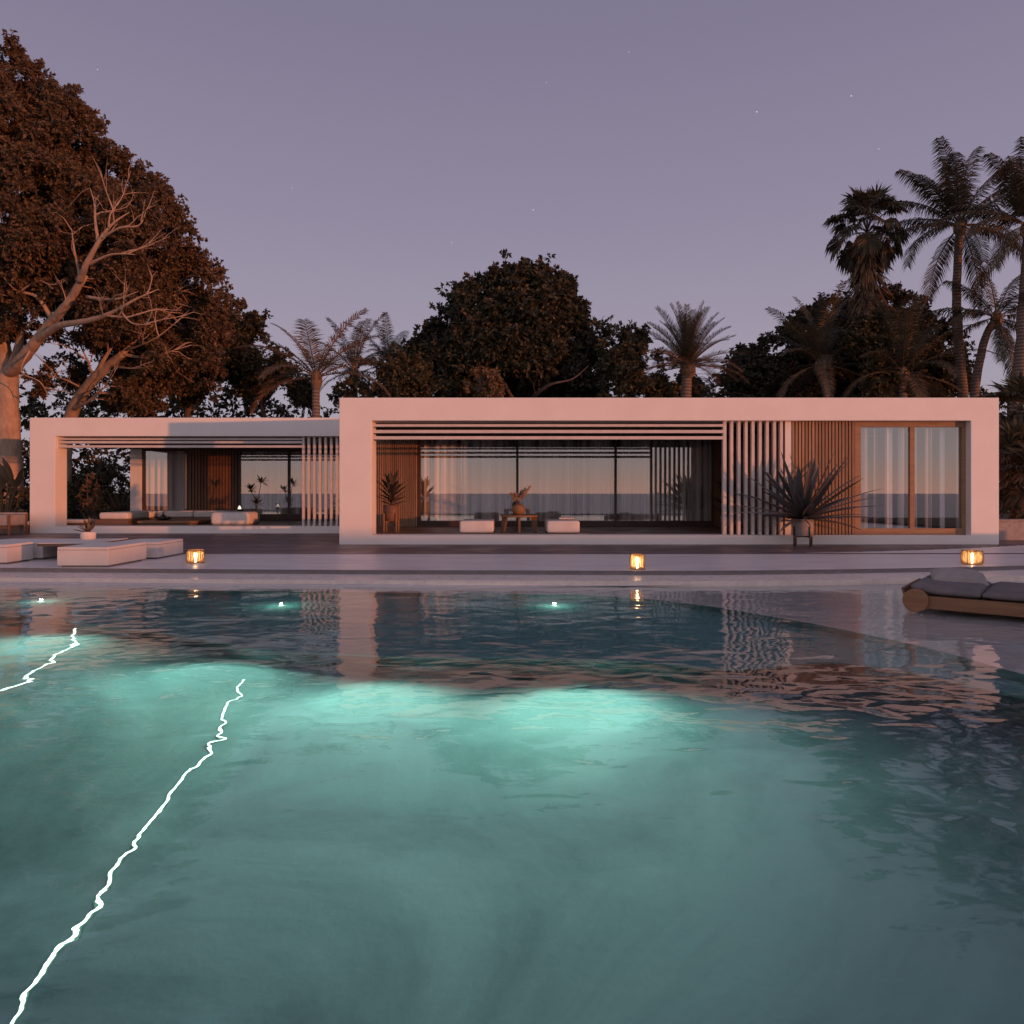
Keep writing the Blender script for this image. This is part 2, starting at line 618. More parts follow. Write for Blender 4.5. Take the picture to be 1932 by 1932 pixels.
ridge.append(ctrl[-1][1:])
rows = []
for ds, dz in ((-2.2, -9), (-.8, -.5), (0, 0), (2.5, -.6), (7, -9)):
    rows.append([(x + SD.x * ds, y + SD.y * ds, h + dz) for x, y, h in ridge])
for r_ in range(4):
    b.strip(rows[r_], rows[r_ + 1])
tag(b.build('shade_ridge', M['shade_ridge'], smooth=True), kind='structure')


def resample(pts, N):
    pts = [Vector((*p[:2], 0)) for p in pts]
    # Catmull-Rom then even spacing
    dense = []
    for i in range(len(pts) - 1):
        p0, p1, p2, p3 = pts[max(i - 1, 0)], pts[i], pts[i + 1], pts[min(i + 2, len(pts) - 1)]
        for k in range(24):
            t = k / 24
            dense.append(.5 * ((2 * p1) + (p2 - p0) * t + (2 * p0 - 5 * p1 + 4 * p2 - p3) * t * t + (3 * p1 - p0 - 3 * p2 + p3) * t ** 3))
    dense.append(pts[-1])
    L = [0]
    for i in range(1, len(dense)):
        L.append(L[-1] + (dense[i] - dense[i - 1]).length)
    outp = []
    j = 0
    for k in range(N):
        s = L[-1] * k / (N - 1)
        while j < len(L) - 2 and L[j + 1] < s:
            j += 1
        t = (s - L[j]) / max(L[j + 1] - L[j], 1e-9)
        outp.append(dense[j].lerp(dense[j + 1], min(max(t, 0), 1)))
    return [(p.x, p.y) for p in outp]


def zz(pts, z):
    return [(x, y, z) for x, y in pts]


N = 160
edge = resample([(-24, 13.6), (-16, 12.75), (-8.7, 12.16), (-3, 11.82), (0, 11.74), (3.13, 11.68), (5.8, 11.95), (8.9, 12.5), (13, 13.6), (20, 16.2)], N)
edge = [(x, y) for x, y in edge]
ledge = [(x, y - .80) for x, y in edge]
deckline = [(x, (14.85 if x < 3 else 14.85 + .028 * (x - 3) ** 2)) for x, y in edge]
slabback = [(x, y + .05) for x, y in deckline]
# terrace
b = MB()
b.strip(zz(edge, 0), zz(slabback, 0))
tag(b.build('terrace', M['terrace'], smooth=False), kind='structure')
b = MB()
b.strip(zz(edge, -.075), zz(edge, -.012))
b.strip(zz(edge, -.012), [(x, y - .012, -.012) for x, y in edge])
b.strip([(x, y - .012, -.012) for x, y in edge], [(x, y - .012, .0) for x, y in edge])
b.strip([(x, y - .012, 0) for x, y in edge], zz(edge, 0))
tag(b.build('terrace_step', M['riser']), kind='structure')
b = MB()
b.strip(zz(ledge, -.07), zz(edge, -.07))
b.strip(zz(ledge, -.25), zz(ledge, -.07))
tag(b.build('pool_coping', M['ledge']), kind='structure')
# deck as boards running along X
b = MB()
y = 0
yb = 14.85
k = 0
while yb < 31:
    y1 = yb + .138
    # clip the boards against the curved line on the right
    xr = 24
    xe = xr
    if yb > 14.85:
        xe = 3 + math.sqrt((yb - 14.85) / .028)
    x = -24
    first = True
    while x < min(xe, xr) - .2:
        x2 = min(x + rng.uniform(2.6, 4.2), min(xe, xr))
        b.box(x, x2 - .004, yb, y1, -.02, .012 + rng.uniform(-.001, .001))
        x = x2
    yb += .144
    k += 1
tag(b.build('deck', M['deck']), kind='structure')

# pool: shelf, bench, floor
Ledge2 = resample([(x, y) for x, y in ledge[::8]] + [(20, 8), (20, -2.4)], N)
sh = [(-24, 11.6), (-16, 11.1)] + [under(px, py, -.21) for px, py in ((60, 1112), (400, 1114), (800, 1118), (1080, 1122), (1200, 1128), (1320, 1141), (1460, 1163), (1600, 1189), (1770, 1226), (1932, 1271))]
lx, ly = sh[-1]
sh += [(lx + .55, ly - 1.4), (lx + 1.2, ly - 3.2), (lx + 2.2, -2.4)]
shelf = resample(sh, N)
bn = [(-24, 10.6), (-14, 10.0)] + [under(px, py, -.55) for px, py in ((0, 1160), (130, 1172), (300, 1192), (420, 1212), (490, 1225), (640, 1232), (800, 1238), (1000, 1240), (1150, 1244), (1250, 1250), (1380, 1262))]
sx, sy = under(1600, 1250, -.55)
bn += [(sx, sy)]
sx, sy = sh[-1]
bn += [(lx - .25, ly - .3), (lx + .35, ly - 1.7), (lx + 1.0, ly - 3.3), (lx + 2.0, -2.4)]
bench = resample(bn, N)
b = MB()
mid = [((a[0] * .55 + c[0] * .45), (a[1] * .55 + c[1] * .45)) for a, c in zip(Ledge2, shelf)]
b.strip(zz(shelf, -.235), zz(mid, -.155))
b.strip(zz(mid, -.155), zz(Ledge2, -.13))
tag(b.build('pool_shelf', M['shelf'], smooth=True), kind='structure')
b = MB()
wall = [(x, y + .34) for x, y in bench]
b2_ = MB()
b2_.strip(zz(shelf, -.55), zz(shelf, -.235))
b2_.strip(zz(bench, -.58), zz(shelf, -.55))
b2_.strip(zz(bench, -.64), zz(bench, -.58))
b2_.strip(zz(wall, -.64), zz(bench, -.64))
tag(b2_.build('pool_bench', M['tile']), kind='structure')
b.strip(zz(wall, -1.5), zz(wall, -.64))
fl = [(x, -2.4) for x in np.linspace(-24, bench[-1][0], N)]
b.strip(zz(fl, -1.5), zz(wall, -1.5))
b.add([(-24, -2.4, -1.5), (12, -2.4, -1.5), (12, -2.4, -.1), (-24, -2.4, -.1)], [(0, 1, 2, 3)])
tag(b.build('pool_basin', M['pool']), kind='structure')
b = MB()
b.add([(-24, -2.39, WZ), (20, -2.39, WZ), (20, 12.6, WZ), (-24, 12.6, WZ)], [(0, 1, 2, 3)])
tag(b.build('pool_water', M['water']), kind='structure')


def ribbon(pts2, z, wd, hgt=.006):
    """a flat strip of LED along a wavy line"""
    mb = MB()
    Lp, Rp = [], []
    for i, (x, y) in enumerate(pts2):
        a = Vector((*pts2[max(i - 1, 0)], 0))
        c = Vector((*pts2[min(i + 1, len(pts2) - 1)], 0))
        d = (c - a).normalized()
        nn = Vector((-d.y, d.x, 0)) * wd / 2
        Lp.append((x + nn.x, y + nn.y))
        Rp.append((x - nn.x, y - nn.y))
    mb.strip(zz(Lp, z + hgt), zz(Rp, z + hgt))
    mb.strip(zz(Lp, z), zz(Lp, z + hgt))
    mb.strip(zz(Rp, z + hgt), zz(Rp, z))
    return mb


led1 = [(915, 447), (895, 452), (905, 460), (890, 490), (928, 513), (870, 530), (848, 572), (835, 600), (860, 607), (800, 660),
        (873, 675), (775, 690), (815, 717), (765, 750), (750, 778), (715, 785), (655, 860), (620, 915), (560, 985), (500, 1060), (520, 1075), (460, 1115),
        (410, 1180), (403, 1235), (345, 1275), (378, 1297), (330, 1325), (290, 1400), (240, 1430), (190, 1510), (120, 1610), (70, 1690), (50, 1751), (10, 1850)]
led2 = [(300, 240), (270, 290), (290, 310), (255, 330), (225, 350), (180, 378), (220, 382), (150, 400), (115, 430), (80, 445), (130, 447), (85, 465),
        (50, 480), (0, 490), (-60, 510), (-140, 560)]
for pts, lab, wd in ((led1, 'long zigzag line of white light running down the pool floor', .013), (led2, 'short zigzag line of white light at the left end of the pool', .018)):
    q = [under(x * .5, y * .5 + 1056.6, -1.48) for x, y in pts]
    q = [v for v in q if v[1] > -2.3]
    q = [q[0]] + [tuple(q[i - 1][k] * .11 + q[i][k] * .78 + q[i + 1][k] * .11 for k in (0, 1)) for i in range(1, len(q) - 1)] + [q[-1]]
    dense = []
    for i in range(len(q) - 1):
        for k in range(5):
            t = k / 5
            p0, p1, p2, p3 = [Vector((*q[min(max(j, 0), len(q) - 1)], 0)) for j in (i - 1, i, i + 1, i + 2)]
            v = .5 * ((2 * p1) + (p2 - p0) * t + (2 * p0 - 5 * p1 + 4 * p2 - p3) * t * t + (3 * p1 - p0 - 3 * p2 + p3) * t ** 3)
            dense.append((v.x, v.y))
    dense.append(q[-1])
    st_ = tag(ribbon(dense, -1.494, wd).build('light_strip', M['led']), lab, 'light strip', 'light strips in the pool')
    ribbon(dense, -1.4995, wd * 1.9, .005).build('glow_halo', M['ledhalo'], st_)  # wider ribbon drawn as the mint halo around the strip

# pool lamps in the bench wall
lamps = [(-7.6, 0), (-5.3, 0), (-3.0, 0), (-1.2, 0), (.6, 0)]  # second and fourth are added between the others to even out the glow
for X, _ in lamps:
    j = min(range(N), key=lambda i: abs(bench[i][0] - X) + (0 if bench[i][1] > 5 else 100))
    bx, by = bench[j]
    lab = {-7.6: 'leftmost round underwater pool lamp, beside the short zigzag light', -3.0: 'round underwater pool lamp near the head of the long zigzag light',
           -1.2: 'added unseen fill lamp below the reflection of the tall white pillar', -5.3: 'added unseen fill lamp between the two light lines',
           .6: 'round underwater pool lamp at the brightest mint glow mid pool'}[X]
    t = thing('pool_lamp', lab, 'pool lamp', (bx, by + .325, -.80), 0, 'underwater pool lamps')
    r_ = MB()
    pr = []
    for k in range(25):
        a = 2 * math.pi * k / 24
        pr.append((math.cos(a) * .11, -.02, math.sin(a) * .11))
    r_.tube(pr, .018, 6, False)
    r_.build('rim', M['bar'], t, smooth=True)
    d_ = MB()
    d_.add([(0, -.03, 0)] + [(math.cos(2 * math.pi * k / 24) * .1, -.022, math.sin(2 * math.pi * k / 24) * .1) for k in range(24)],
           [(0, k + 1, (k + 1) % 24 + 1) for k in range(24)])
    d_.build('lens', M['poollamp'], t)
    ld = bpy.data.lights.new('pool_beam', 'SPOT')
    ld.energy = {-7.6: 380, -3.0: 380, .6: 430, -5.3: 290, -1.2: 300}[X]
    ld.color = (.50, 1.0, .75)
    ld.spot_size = R(142)
    ld.spot_blend = 1.0
    ld.shadow_soft_size = .04
    lo = bpy.data.objects.new('pool_beam', ld)
    col.objects.link(lo)
    lo.parent = t
    lo.location = (0, -.06, .06)
    lo.rotation_euler = Vector((0, -1, -.19)).to_track_quat('-Z', 'Y').to_euler()
# little step lights on the shallow bench
for (px, py), lab in (((78, 1134), 'tiny step light glinting under shallow water at the far left'),
                      ((530, 1142), 'tiny step light glinting in the water left of the pillar reflection'),
                      ((1046, 1142), 'tiny step light glinting in the water below the middle window')):
    x, y = under(px, py, -.5)
    t = thing('step_light', lab, 'step light', (x, y, -.56), 0, 'step lights on the pool bench')
    MB().lathe([(.06, 0), (.06, .02), (.045, .03)], 16).build('housing', M['bar'], t)
    MB().lathe([(.034, .032), (.024, .042), (0.0001, .046)], 16).build('lens', M['poollamp'], t)
    ld = bpy.data.lights.new('step_beam', 'POINT')
    ld.energy = 3.5
    ld.color = (.50, 1.0, .78)
    ld.shadow_soft_size = .02
    lo = bpy.data.objects.new('step_beam', ld)
    col.objects.link(lo)
    lo.parent = t
    lo.location = (0, 0, .2)

# ------------------------------------------------------------------ houses
Y1, Y2, Y3 = 17.5, 22.3, 27.0


def portal(x0, x1, ox0, ox1, z0, z1, oz0, oz1, y0, y1):
    mb = MB()
    o = [(x0, z0), (x1, z0), (x1, z1), (x0, z1)]
    i = [(ox0, oz0), (ox1, oz0), (ox1, oz1), (ox0, oz1)]
    vs = [(x, y0, z) for x, z in o] + [(x, y0, z) for x, z in i] + [(x, y1, z) for x, z in o] + [(x, y1, z) for x, z in i]
    fs = []
    for k in range(4):
        k2 = (k + 1) % 4
        fs.append((k, k2, 4 + k2, 4 + k))
        fs.append((8 + k2, 8 + k, 12 + k, 12 + k2))
        fs.append((k2, k, 8 + k, 8 + k2))
        fs.append((4 + k, 4 + k2, 12 + k2, 12 + k))
    return mb.add(vs, fs)


def slatpanel(x0, x1, y, z0, z1, n, parent, mat, name='slat_panel', backmat=None, depth=.045):
    mb = MB()
    pitch = (x1 - x0) / n
    for k in range(n):
        xa = x0 + k * pitch
        mb.box(xa + pitch * .12, xa + pitch * .80, y - depth, y, z0, z1)
    o = mb.build(name, mat, parent, world=True)
    MB().box(x0, x1, y + .002, y + .03, z0, z1).build('backing', M['darkframe'], o, world=True)
    return o


def glazed(x0, x1, y, z0, z1, mulls, parent, mat, fw=.08, dep=.1, mw=.06, bot=None, top=None, gdy=.03):
    """window frame with panes between mullions"""
    bot = bot or fw
    top = top or fw
    mb = MB()
    mb.box(x0, x1, y, y + dep, z0, z0 + bot)
    mb.box(x0, x1, y, y + dep, z1 - top, z1)
    mb.box(x0, x0 + fw, y, y + dep, z0 + bot, z1 - top)
    mb.box(x1 - fw, x1, y, y + dep, z0 + bot, z1 - top)
    win = mb.build('window', mat, parent, world=True)
    xs = [x0 + fw]
    for mx_ in mulls:
        MB().box(mx_ - mw / 2, mx_ + mw / 2, y + .008, y + dep - .008, z0 + bot, z1 - top).build('mullion', mat, win, world=True)
        xs += [mx_ - mw / 2, mx_ + mw / 2]
    xs.append(x1 - fw)
    for k in range(0, len(xs), 2):
        MB().add([(xs[k], y + gdy, z0 + bot), (xs[k + 1], y + gdy, z0 + bot), (xs[k + 1], y + gdy, z1 - top), (xs[k], y + gdy, z1 - top)], [(0, 1, 2, 3)]).build('pane', M['glass'], win, world=True)
    return win


# --- main pavilion
mx0, mx1 = PX(640, Y1), PX(1885, Y1)
ox0, ox1 = PX(701, Y1), PX(1832, Y1)
TOP, OT, OB = 3.60, PZ(793.5, Y1), PZ(1010, Y1)
house = thing('pavilion', 'larger white flat-roofed pavilion nearer the pool with wide glazed front and slatted screen', 'house', (4, Y1, 0), 0)
portal(mx0, mx1, ox0, ox1, 0.0, TOP, OB, OT, Y1, Y1 + .6).build('wall', M['plaster'], house, world=True, bevel=.012)
MB().box(mx0 + .01, mx1 - .01, Y1 + .6, Y2 + 5.5, OT + .03, TOP - .012).build('roof', M['plaster'], house, world=True)
MB().box(mx0 + .01, mx1 - .01, Y1 + .6, Y2 + 5.5, .0, OB - .02).build('foundation', M['plaster'], house, world=True)
bb = MB()
yb = Y1 + .6
while yb < Y2 + .1:
    bb.box(mx0 + .02, PX(1486, 17.75) - .003, yb, yb + .135, OB - .018, OB - .001)
    yb += .14
bb.build('patio_floor', M['patio'], house, world=True)
bb = MB()
yb = Y1 + .61
while yb < Y2 + .0:
    bb.box(mx0 + .02, PX(1486, 17.75) + .4, yb, yb + .095, OT + .005, OT + .028)
    yb += .1
bb.build('ceiling', M['ceil'], house, world=True)
# louvre bars across the opening
for (ya, yb_) in ((800.2, 805.0), (811.2, 817.0), (823.0, 829.0)):
    z1_, z0_ = PZ(ya, Y1 + .12), PZ(yb_, Y1 + .12)
    MB().box(PX(708.5, Y1 + .6) - .2, PX(1364, Y1 + .12), Y1 + .12, Y1 + .24, z0_, z1_).build('louvre_bar', M['bar'], house, world=True, bevel=.004)
    # rear beams, one behind each
for yb_ in (19.3, 20.9):
    MB().box(mx0 + .05, PX(1486, 17.75), yb_, yb_ + .12, OT - .16, OT + .004).build('ceiling_beam', M['darkframe'], house, world=True)
for x in (1367.5, 1380.8, 1394.6, 1408, 1421, 1434.6, 1448, 1461.7, 1474.6):
    xc = PX(x, Y1 + .12)
    wd = .042 if x < 1370 else .036
    MB().box(xc - wd, xc + wd, Y1 + .12, Y1 + .24, OB, OT).build('vertical_slat', M['bar'], house, world=True, bevel=.004)
# right room
rx0 = PX(1486, 17.75)
rxw = PX(1612, 17.72)
MB().box(rx0 - .10, rx0 + .07, Y1 + .2, Y2 + .1, OB, OT).build('side_wall', M['darkslat'], house, world=True)
MB().box(rx0 - .09, rx0 + .06, Y1 + .17, Y1 + .195, OB, OT).build('corner_trim', M['plaster'], house, world=True)
slatpanel(rx0 + .075, rxw, Y1 + .22, OB, OT, 19, house, M['slat'])
rw0, rw1 = rxw + .003, PX(1824, 17.75)
glazed(rw0, rw1, Y1 + .2, OB + .003, OT - .003, [PX(1719.5, 17.75)], house, M['frame'], fw=.15, dep=.13, mw=.115, bot=.155, top=.135, gdy=.05)
MB().box(rw1, ox1 + .02, Y1 + .34, Y1 + .5, OB, OT).build('jamb_return', M['plaster'], house, world=True)
ir = MB()
ir.box(rx0 + .08, mx1 - .1, Y2 - .1, Y2 + .02, OB, OT)
ir.box(mx1 - .35, mx1 - .1, Y1 + .61, Y2 - .1, OB, OT)
ir.box(rx0 + .08, mx1 - .36, Y1 + .61, Y2 - .11, OB - .018, OB - .006)
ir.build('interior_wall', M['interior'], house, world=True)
# back wall of the patio
slatpanel(mx0 - .02, PX(788, Y2), Y2, OB, OT, 20, house, M['slat'])
bg0, bg1 = PX(788, Y2), PX(1347, Y2)
glazed(bg0, bg1, Y2 - .02, OB, OT, [PX(976, Y2), PX(1161.5, Y2)], house, M['darkframe'], fw=.09, dep=.12, mw=.075, bot=PZ(983, Y2) - OB, top=OT - PZ(829.5, Y2), gdy=.04)
MB().box(bg1 + .002, rx0 - .1, Y2 + .01, Y2 + .12, OB, OT).build('wood_panel', M['darkslat'], house, world=True)
ir = MB()
ir.box(mx0 + .1, rx0 + .05, Y2 + 4.6, Y2 + 4.75, OB, OT)
ir.box(mx0 + .05, mx0 + .2, Y2 + .2, Y2 + 4.6, OB, OT)
ir.box(rx0 - .1, rx0 + .05, Y2 + .15, Y2 + 4.6, OB, OT)
ir.box(mx0 + .2, rx0 - .1, Y2 + .13, Y2 + 4.6, OB - .018, OB - .004)
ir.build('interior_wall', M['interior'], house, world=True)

# --- rear pavilion (left)
wx0 = PX(56, Y2)
wx1 = mx0 - .03
wo0 = PX(104, Y2)
WT, WOT, WOB = PZ(788, Y2), PZ(823, Y2), PZ(993, Y2)
wing = thing('pavilion', 'smaller white flat-roofed pavilion set back at the left with an open lounge patio', 'house', (-10, Y2, 0), 0)
portal(wx0, wx1 + 1.2, wo0, wx1 + .6, 0.0, WT, WOB, WOT, Y2 - .005, Y2 + .6).build('wall', M['plaster'], wing, world=True, bevel=.012)
wing_end = wx1 + 1.2
MB().box(wx0 + .01, wing_end - .01, Y2 + .6, Y3 + 4.0, WOT + .03, WT - .012).build('roof', M['plaster'], wing, world=True)
MB().box(wx0 + .01, wing_end - .01, Y2 + .6, Y3 + 4.0, 0, WOB - .02).build('foundation', M['plaster'], wing, world=True)
bb = MB()
yb = Y2 + .6
while yb < Y3 + .05:
    bb.box(wx0 + .02, mx0 + .0, yb, yb + .135, WOB - .018, WOB - .001)
    yb += .14
bb.build('patio_floor', M['patio'], wing, world=True)
bb = MB()
yb = Y2 + .61
while yb < Y3 - .02:
    bb.box(wx0 + .6, mx0 + .0, yb, yb + .06, WOT - .1, WOT + .0)
    yb += .15
bb.box(wx0 + .05, mx0, Y2 + .62, Y3 - .03, WOT + .002, WOT + .025)
bb.build('ceiling', M['ceil'], wing, world=True)
for (ya, yb_) in ((826.5, 830.0), (832.0, 836.5), (840.0, 844.5)):
    z1_, z0_ = PZ(ya, Y2 + .12), PZ(yb_, Y2 + .12)
    MB().box(PX(111, Y2 + .35), PX(570.5, Y2 + .12), Y2 + .14, Y2 + .26, z0_, z1_).build('louvre_bar', M['bar'], wing, world=True, bevel=.004)
for x in (571.6, 581.8, 592.4, 602.9, 613.6, 624.3, 635):
    xc = PX(x, Y2 + .12)
    MB().box(xc - .036, xc + .036, Y2 + .14, Y2 + .26, WOB, WOT).build('vertical_slat', M['bar'], wing, world=True, bevel=.004)
px0, px1 = PX(246, Y3), PX(268, Y3)
MB().box(px0, px1, Y3 - .02, Y3 + .5, WOB, WOT - .11).build('pillar', M['plaster'], wing, world=True, bevel=.01)
WH = PZ(848, Y3)
glazed(px1 + .003, PX(357, Y3), Y3, WOB, WH, [], wing, M['darkframe'], fw=.10, dep=.12, bot=.1, top=.06, gdy=.04)
slatpanel(PX(357, Y3) + .003, PX(449, Y3), Y3, WOB, WH, 16, wing, M['darkslat'])
glazed(PX(449, Y3) + .003, PX(668, Y3), Y3, WOB, WH, [PX(545, Y3)], wing, M['darkframe'], fw=.09, dep=.12, mw=.1, bot=.24, top=.08, gdy=.04)
MB().box(px0, wing_end - .02, Y3 - .01, Y3 + .12, WH + .002, WOT - .002).build('lintel', M['darkframe'], wing, world=True)
ir = MB()
ir.box(px0 + .1, wing_end - .1, Y3 + 3.6, Y3 + 3.75, WOB, WOT)
ir.box(px0 + .02, px0 + .17, Y3 + .51, Y3 + 3.6, WOB, WOT)
ir.box(wing_end - .2, wing_end - .05, Y3 + .2, Y3 + 3.6, WOB, WOT)
ir.box(px0 + .2, wing_end - .2, Y3 + .13, Y3 + 3.6, WOB - .018, WOB - .004)
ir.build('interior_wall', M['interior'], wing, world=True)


# curtains
def curtain(x0, x1, y, z0, z1, lab, seed, amp=.05, per=.2, gather=None, group='sheer curtains behind the glass'):
    rr = random.Random(seed)
    nx = max(12, int((x1 - x0) / .018))
    top, bot = [], []
    ph = rr.uniform(0, 9)
    rows_ = 7
    mb = MB()
    grid_ = []
    for j in range(rows_):
        s_ = j / (rows_ - 1)
        for i in range(nx + 1):
            x = x0 + (x1 - x0) * i / nx
            a = x / per * 2 * math.pi
            wob = 1.6 * math.sin(x * 1.9 + ph) + 1.1 * math.sin(x * 4.3 + ph * 2) + .25 * s_ * math.sin(x * 7 + ph)
            am = amp * (.6 + .4 * math.sin(x * 2.7 + ph * 3)) * (1.15 - .3 * s_)
            yy = y + am * math.sin(a + wob) + am * .4 * math.sin(2.3 * a + ph)
            xx = x
            if gather:
                xx = gather + (x - gather) * (1 - .35 * math.sin(math.pi * min(1, (1 - s_) * 1.0)) * .0)
            grid_.append((xx, yy, z0 + (z1 - z0) * s_))
    mb.add(grid_, [(j * (nx + 1) + i, j * (nx + 1) + i + 1, (j + 1) * (nx + 1) + i + 1, (j + 1) * (nx + 1) + i) for j in range(rows_ - 1) for i in range(nx)])
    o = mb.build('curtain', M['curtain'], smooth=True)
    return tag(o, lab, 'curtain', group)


cz0, cz1 = OB + .02, OT - .02
YC = Y2 + .28
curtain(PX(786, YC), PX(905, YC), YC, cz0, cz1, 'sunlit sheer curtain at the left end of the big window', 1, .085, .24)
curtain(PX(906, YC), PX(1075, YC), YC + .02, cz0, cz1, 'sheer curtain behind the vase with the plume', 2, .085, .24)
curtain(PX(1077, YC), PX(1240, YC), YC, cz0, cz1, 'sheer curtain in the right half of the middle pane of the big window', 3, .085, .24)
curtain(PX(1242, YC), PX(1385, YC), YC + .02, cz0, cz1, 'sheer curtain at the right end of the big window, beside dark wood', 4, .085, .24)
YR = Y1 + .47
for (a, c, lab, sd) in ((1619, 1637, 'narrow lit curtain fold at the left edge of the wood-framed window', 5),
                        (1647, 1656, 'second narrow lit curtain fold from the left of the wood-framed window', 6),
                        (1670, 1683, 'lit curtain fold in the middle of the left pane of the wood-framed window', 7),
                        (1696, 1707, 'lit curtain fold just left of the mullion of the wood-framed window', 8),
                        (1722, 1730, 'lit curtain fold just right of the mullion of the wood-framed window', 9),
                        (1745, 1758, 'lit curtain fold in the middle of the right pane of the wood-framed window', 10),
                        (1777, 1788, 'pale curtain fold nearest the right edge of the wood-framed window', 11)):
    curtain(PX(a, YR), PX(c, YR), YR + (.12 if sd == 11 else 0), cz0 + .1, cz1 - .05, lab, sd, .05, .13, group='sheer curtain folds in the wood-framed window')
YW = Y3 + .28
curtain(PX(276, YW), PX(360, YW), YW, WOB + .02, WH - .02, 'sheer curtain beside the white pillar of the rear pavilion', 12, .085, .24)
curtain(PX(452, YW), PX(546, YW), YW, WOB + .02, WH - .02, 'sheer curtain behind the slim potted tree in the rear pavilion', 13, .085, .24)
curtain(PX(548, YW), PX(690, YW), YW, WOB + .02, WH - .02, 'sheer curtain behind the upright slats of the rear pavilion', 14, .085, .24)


# ------------------------------------------------------------------ furniture
def softbox(mb_name, x0, x1, y0, y1, z0, z1, mat, parent, bev=.05, seg=4):
    o = MB().box(x0, x1, y0, y1, z0, z1).build(mb_name, mat, parent, bevel=bev, seg=seg)
    o.data.shade_smooth()
    return o


def seatblock(lab, X0, X1, Ya, Yb, h, rot=0, mat='stone', group='low block seats on the terrace'):
    cx, cy_ = (X0 + X1) / 2, (Ya + Yb) / 2
    t = thing('block_seat', lab, 'seat', (cx, cy_, 0), rot, group)
    hx, hy = (X1 - X0) / 2, (Yb - Ya) / 2
    MB().box(-hx + .05, hx - .05, -hy + .05, hy - .05, .001, .03).build('plinth', M['riser'], t)
    MB().box(-hx, hx, -hy, hy, .03, h - .055).build('body', M[mat], t, bevel=.006)
    MB().box(-hx, hx, -hy, hy, h - .052, h).build('top_pad', M[mat], t, bevel=.014, seg=3)
    return t


seatblock('pale block seat with a sunlit end, nearest the pool', -7.77, -6.90, 12.22, 13.50, .345, .0)
seatblock('pale block seat behind the nearest one, closest to the wicker lantern', -7.70, -6.80, 13.72, 14.80, .325, 0)
seatblock('pale block seat cut by the left picture edge, end lit pink', -10.4, -9.0, 12.72, 13.45, .35, .02)
seatblock('shaded block seat between the left edge seat and the low table', -10.3, -8.93, 13.62, 14.75, .33, 0)
# low table with planter
t = thing('low_table', 'low table with wooden edge among the block seats', 'table', (-8.33, 14.15, 0), .04)
MB().box(-.28, .25, -.45, .45, .001, .27).build('pedestal', M['stone'], t, bevel=.006)
MB().box(-.56, .44, -.78, .60, .272, .318).build('wood_edge', M['teak'], t, bevel=.004)
MB().box(-.555, .435, -.775, .595, .319, .336).build('table_top', M['stone'], t, bevel=.004)


def pot(mb_r, h, mat, parent, taper=.92, name='pot', z=0):
    r = mb_r
    o = MB().lathe([(r * taper, z), (r * taper + .004, z + .004), (r, z + h * .6), (r, z + h), (r - .015, z + h + .002), (r - .022, z + h - .03), (.001, z + h - .035)], 32).build(name, mat, parent, smooth=True)
    MB().lathe([(r - .024, z + h - .032), (.001, z + h - .02)], 24).build('soil', M['soil'], o)
    return o


t = thing('potted_plant', 'small spiky plant in a white round pot on the low table', 'potted plant', (-8.50, 14.35, .338))
pot(.14, .155, M['pot'], t)
mb = MB()
rr = random.Random(3)
for k in range(34):
    mb.blade((0, 0, .14), rr.uniform(0, 6.3), rr.uniform(.25, 1.45), rr.uniform(.22, .36), .042, rr.uniform(.1, .5), 4, .25)
mb.build('foliage', M['leaf_dry'], t)


# wicker lanterns
def make_lantern(lab, X, Yy, r, h):
    t = thing('lantern', lab, 'lantern', (X, Yy, .002), 0, 'glowing wicker lanterns along the pool edge')
    mb = MB()
    nv = 22

    def rad(s):
        return r * (.90 + .10 * math.sin(math.pi * min(1, max(0, s))) ** .5)
    for k in range(nv):
        a = 2 * math.pi * k / nv
        mb.tube([(rad(s) * math.cos(a), rad(s) * math.sin(a), .008 + s * (h - .016)) for s in (0, .2, .5, .8, 1)], .0062, 4, False)
    for j in range(13):
        s = j / 12
        rr_ = rad(s) + .002
        th = .010 if j in (0, 12) else .0058
        mb.tube([(rr_ * math.cos(2 * math.pi * q / 36), rr_ * math.sin(2 * math.pi * q / 36), .008 + s * (h - .016)) for q in range(37)], th, 5, False)
    mb.build('basket', M['wicker'], t)
    MB().lathe([(rad(0) - .01, .0), (rad(0) - .01, .012)], 28).build('base', M['wicker'], t)
    MB().lathe([(rad(.2) * .90, h * .15), (rad(.5) * .90, h * .5), (rad(.95) * .90, h - .02)], 28).build('liner', M['glow'], t, smooth=True)
    MB().lathe([(.012, .013), (.012, h * .45), (.026, h * .5), (.030, h * .62), (.022, h * .72), (.001, h * .75)], 16).build('candle', M['flame'], t, smooth=True)
    return t


make_lantern('glowing wicker lantern beside the pale block seats at the left', -5.75, 13.0, .152, .235)
make_lantern('glowing wicker lantern alone at the middle of the terrace edge', 2.09, 11.93, .125, .245)
make_lantern('glowing wicker lantern at the right behind the lounger', 8.2, 12.75, .172, .245)

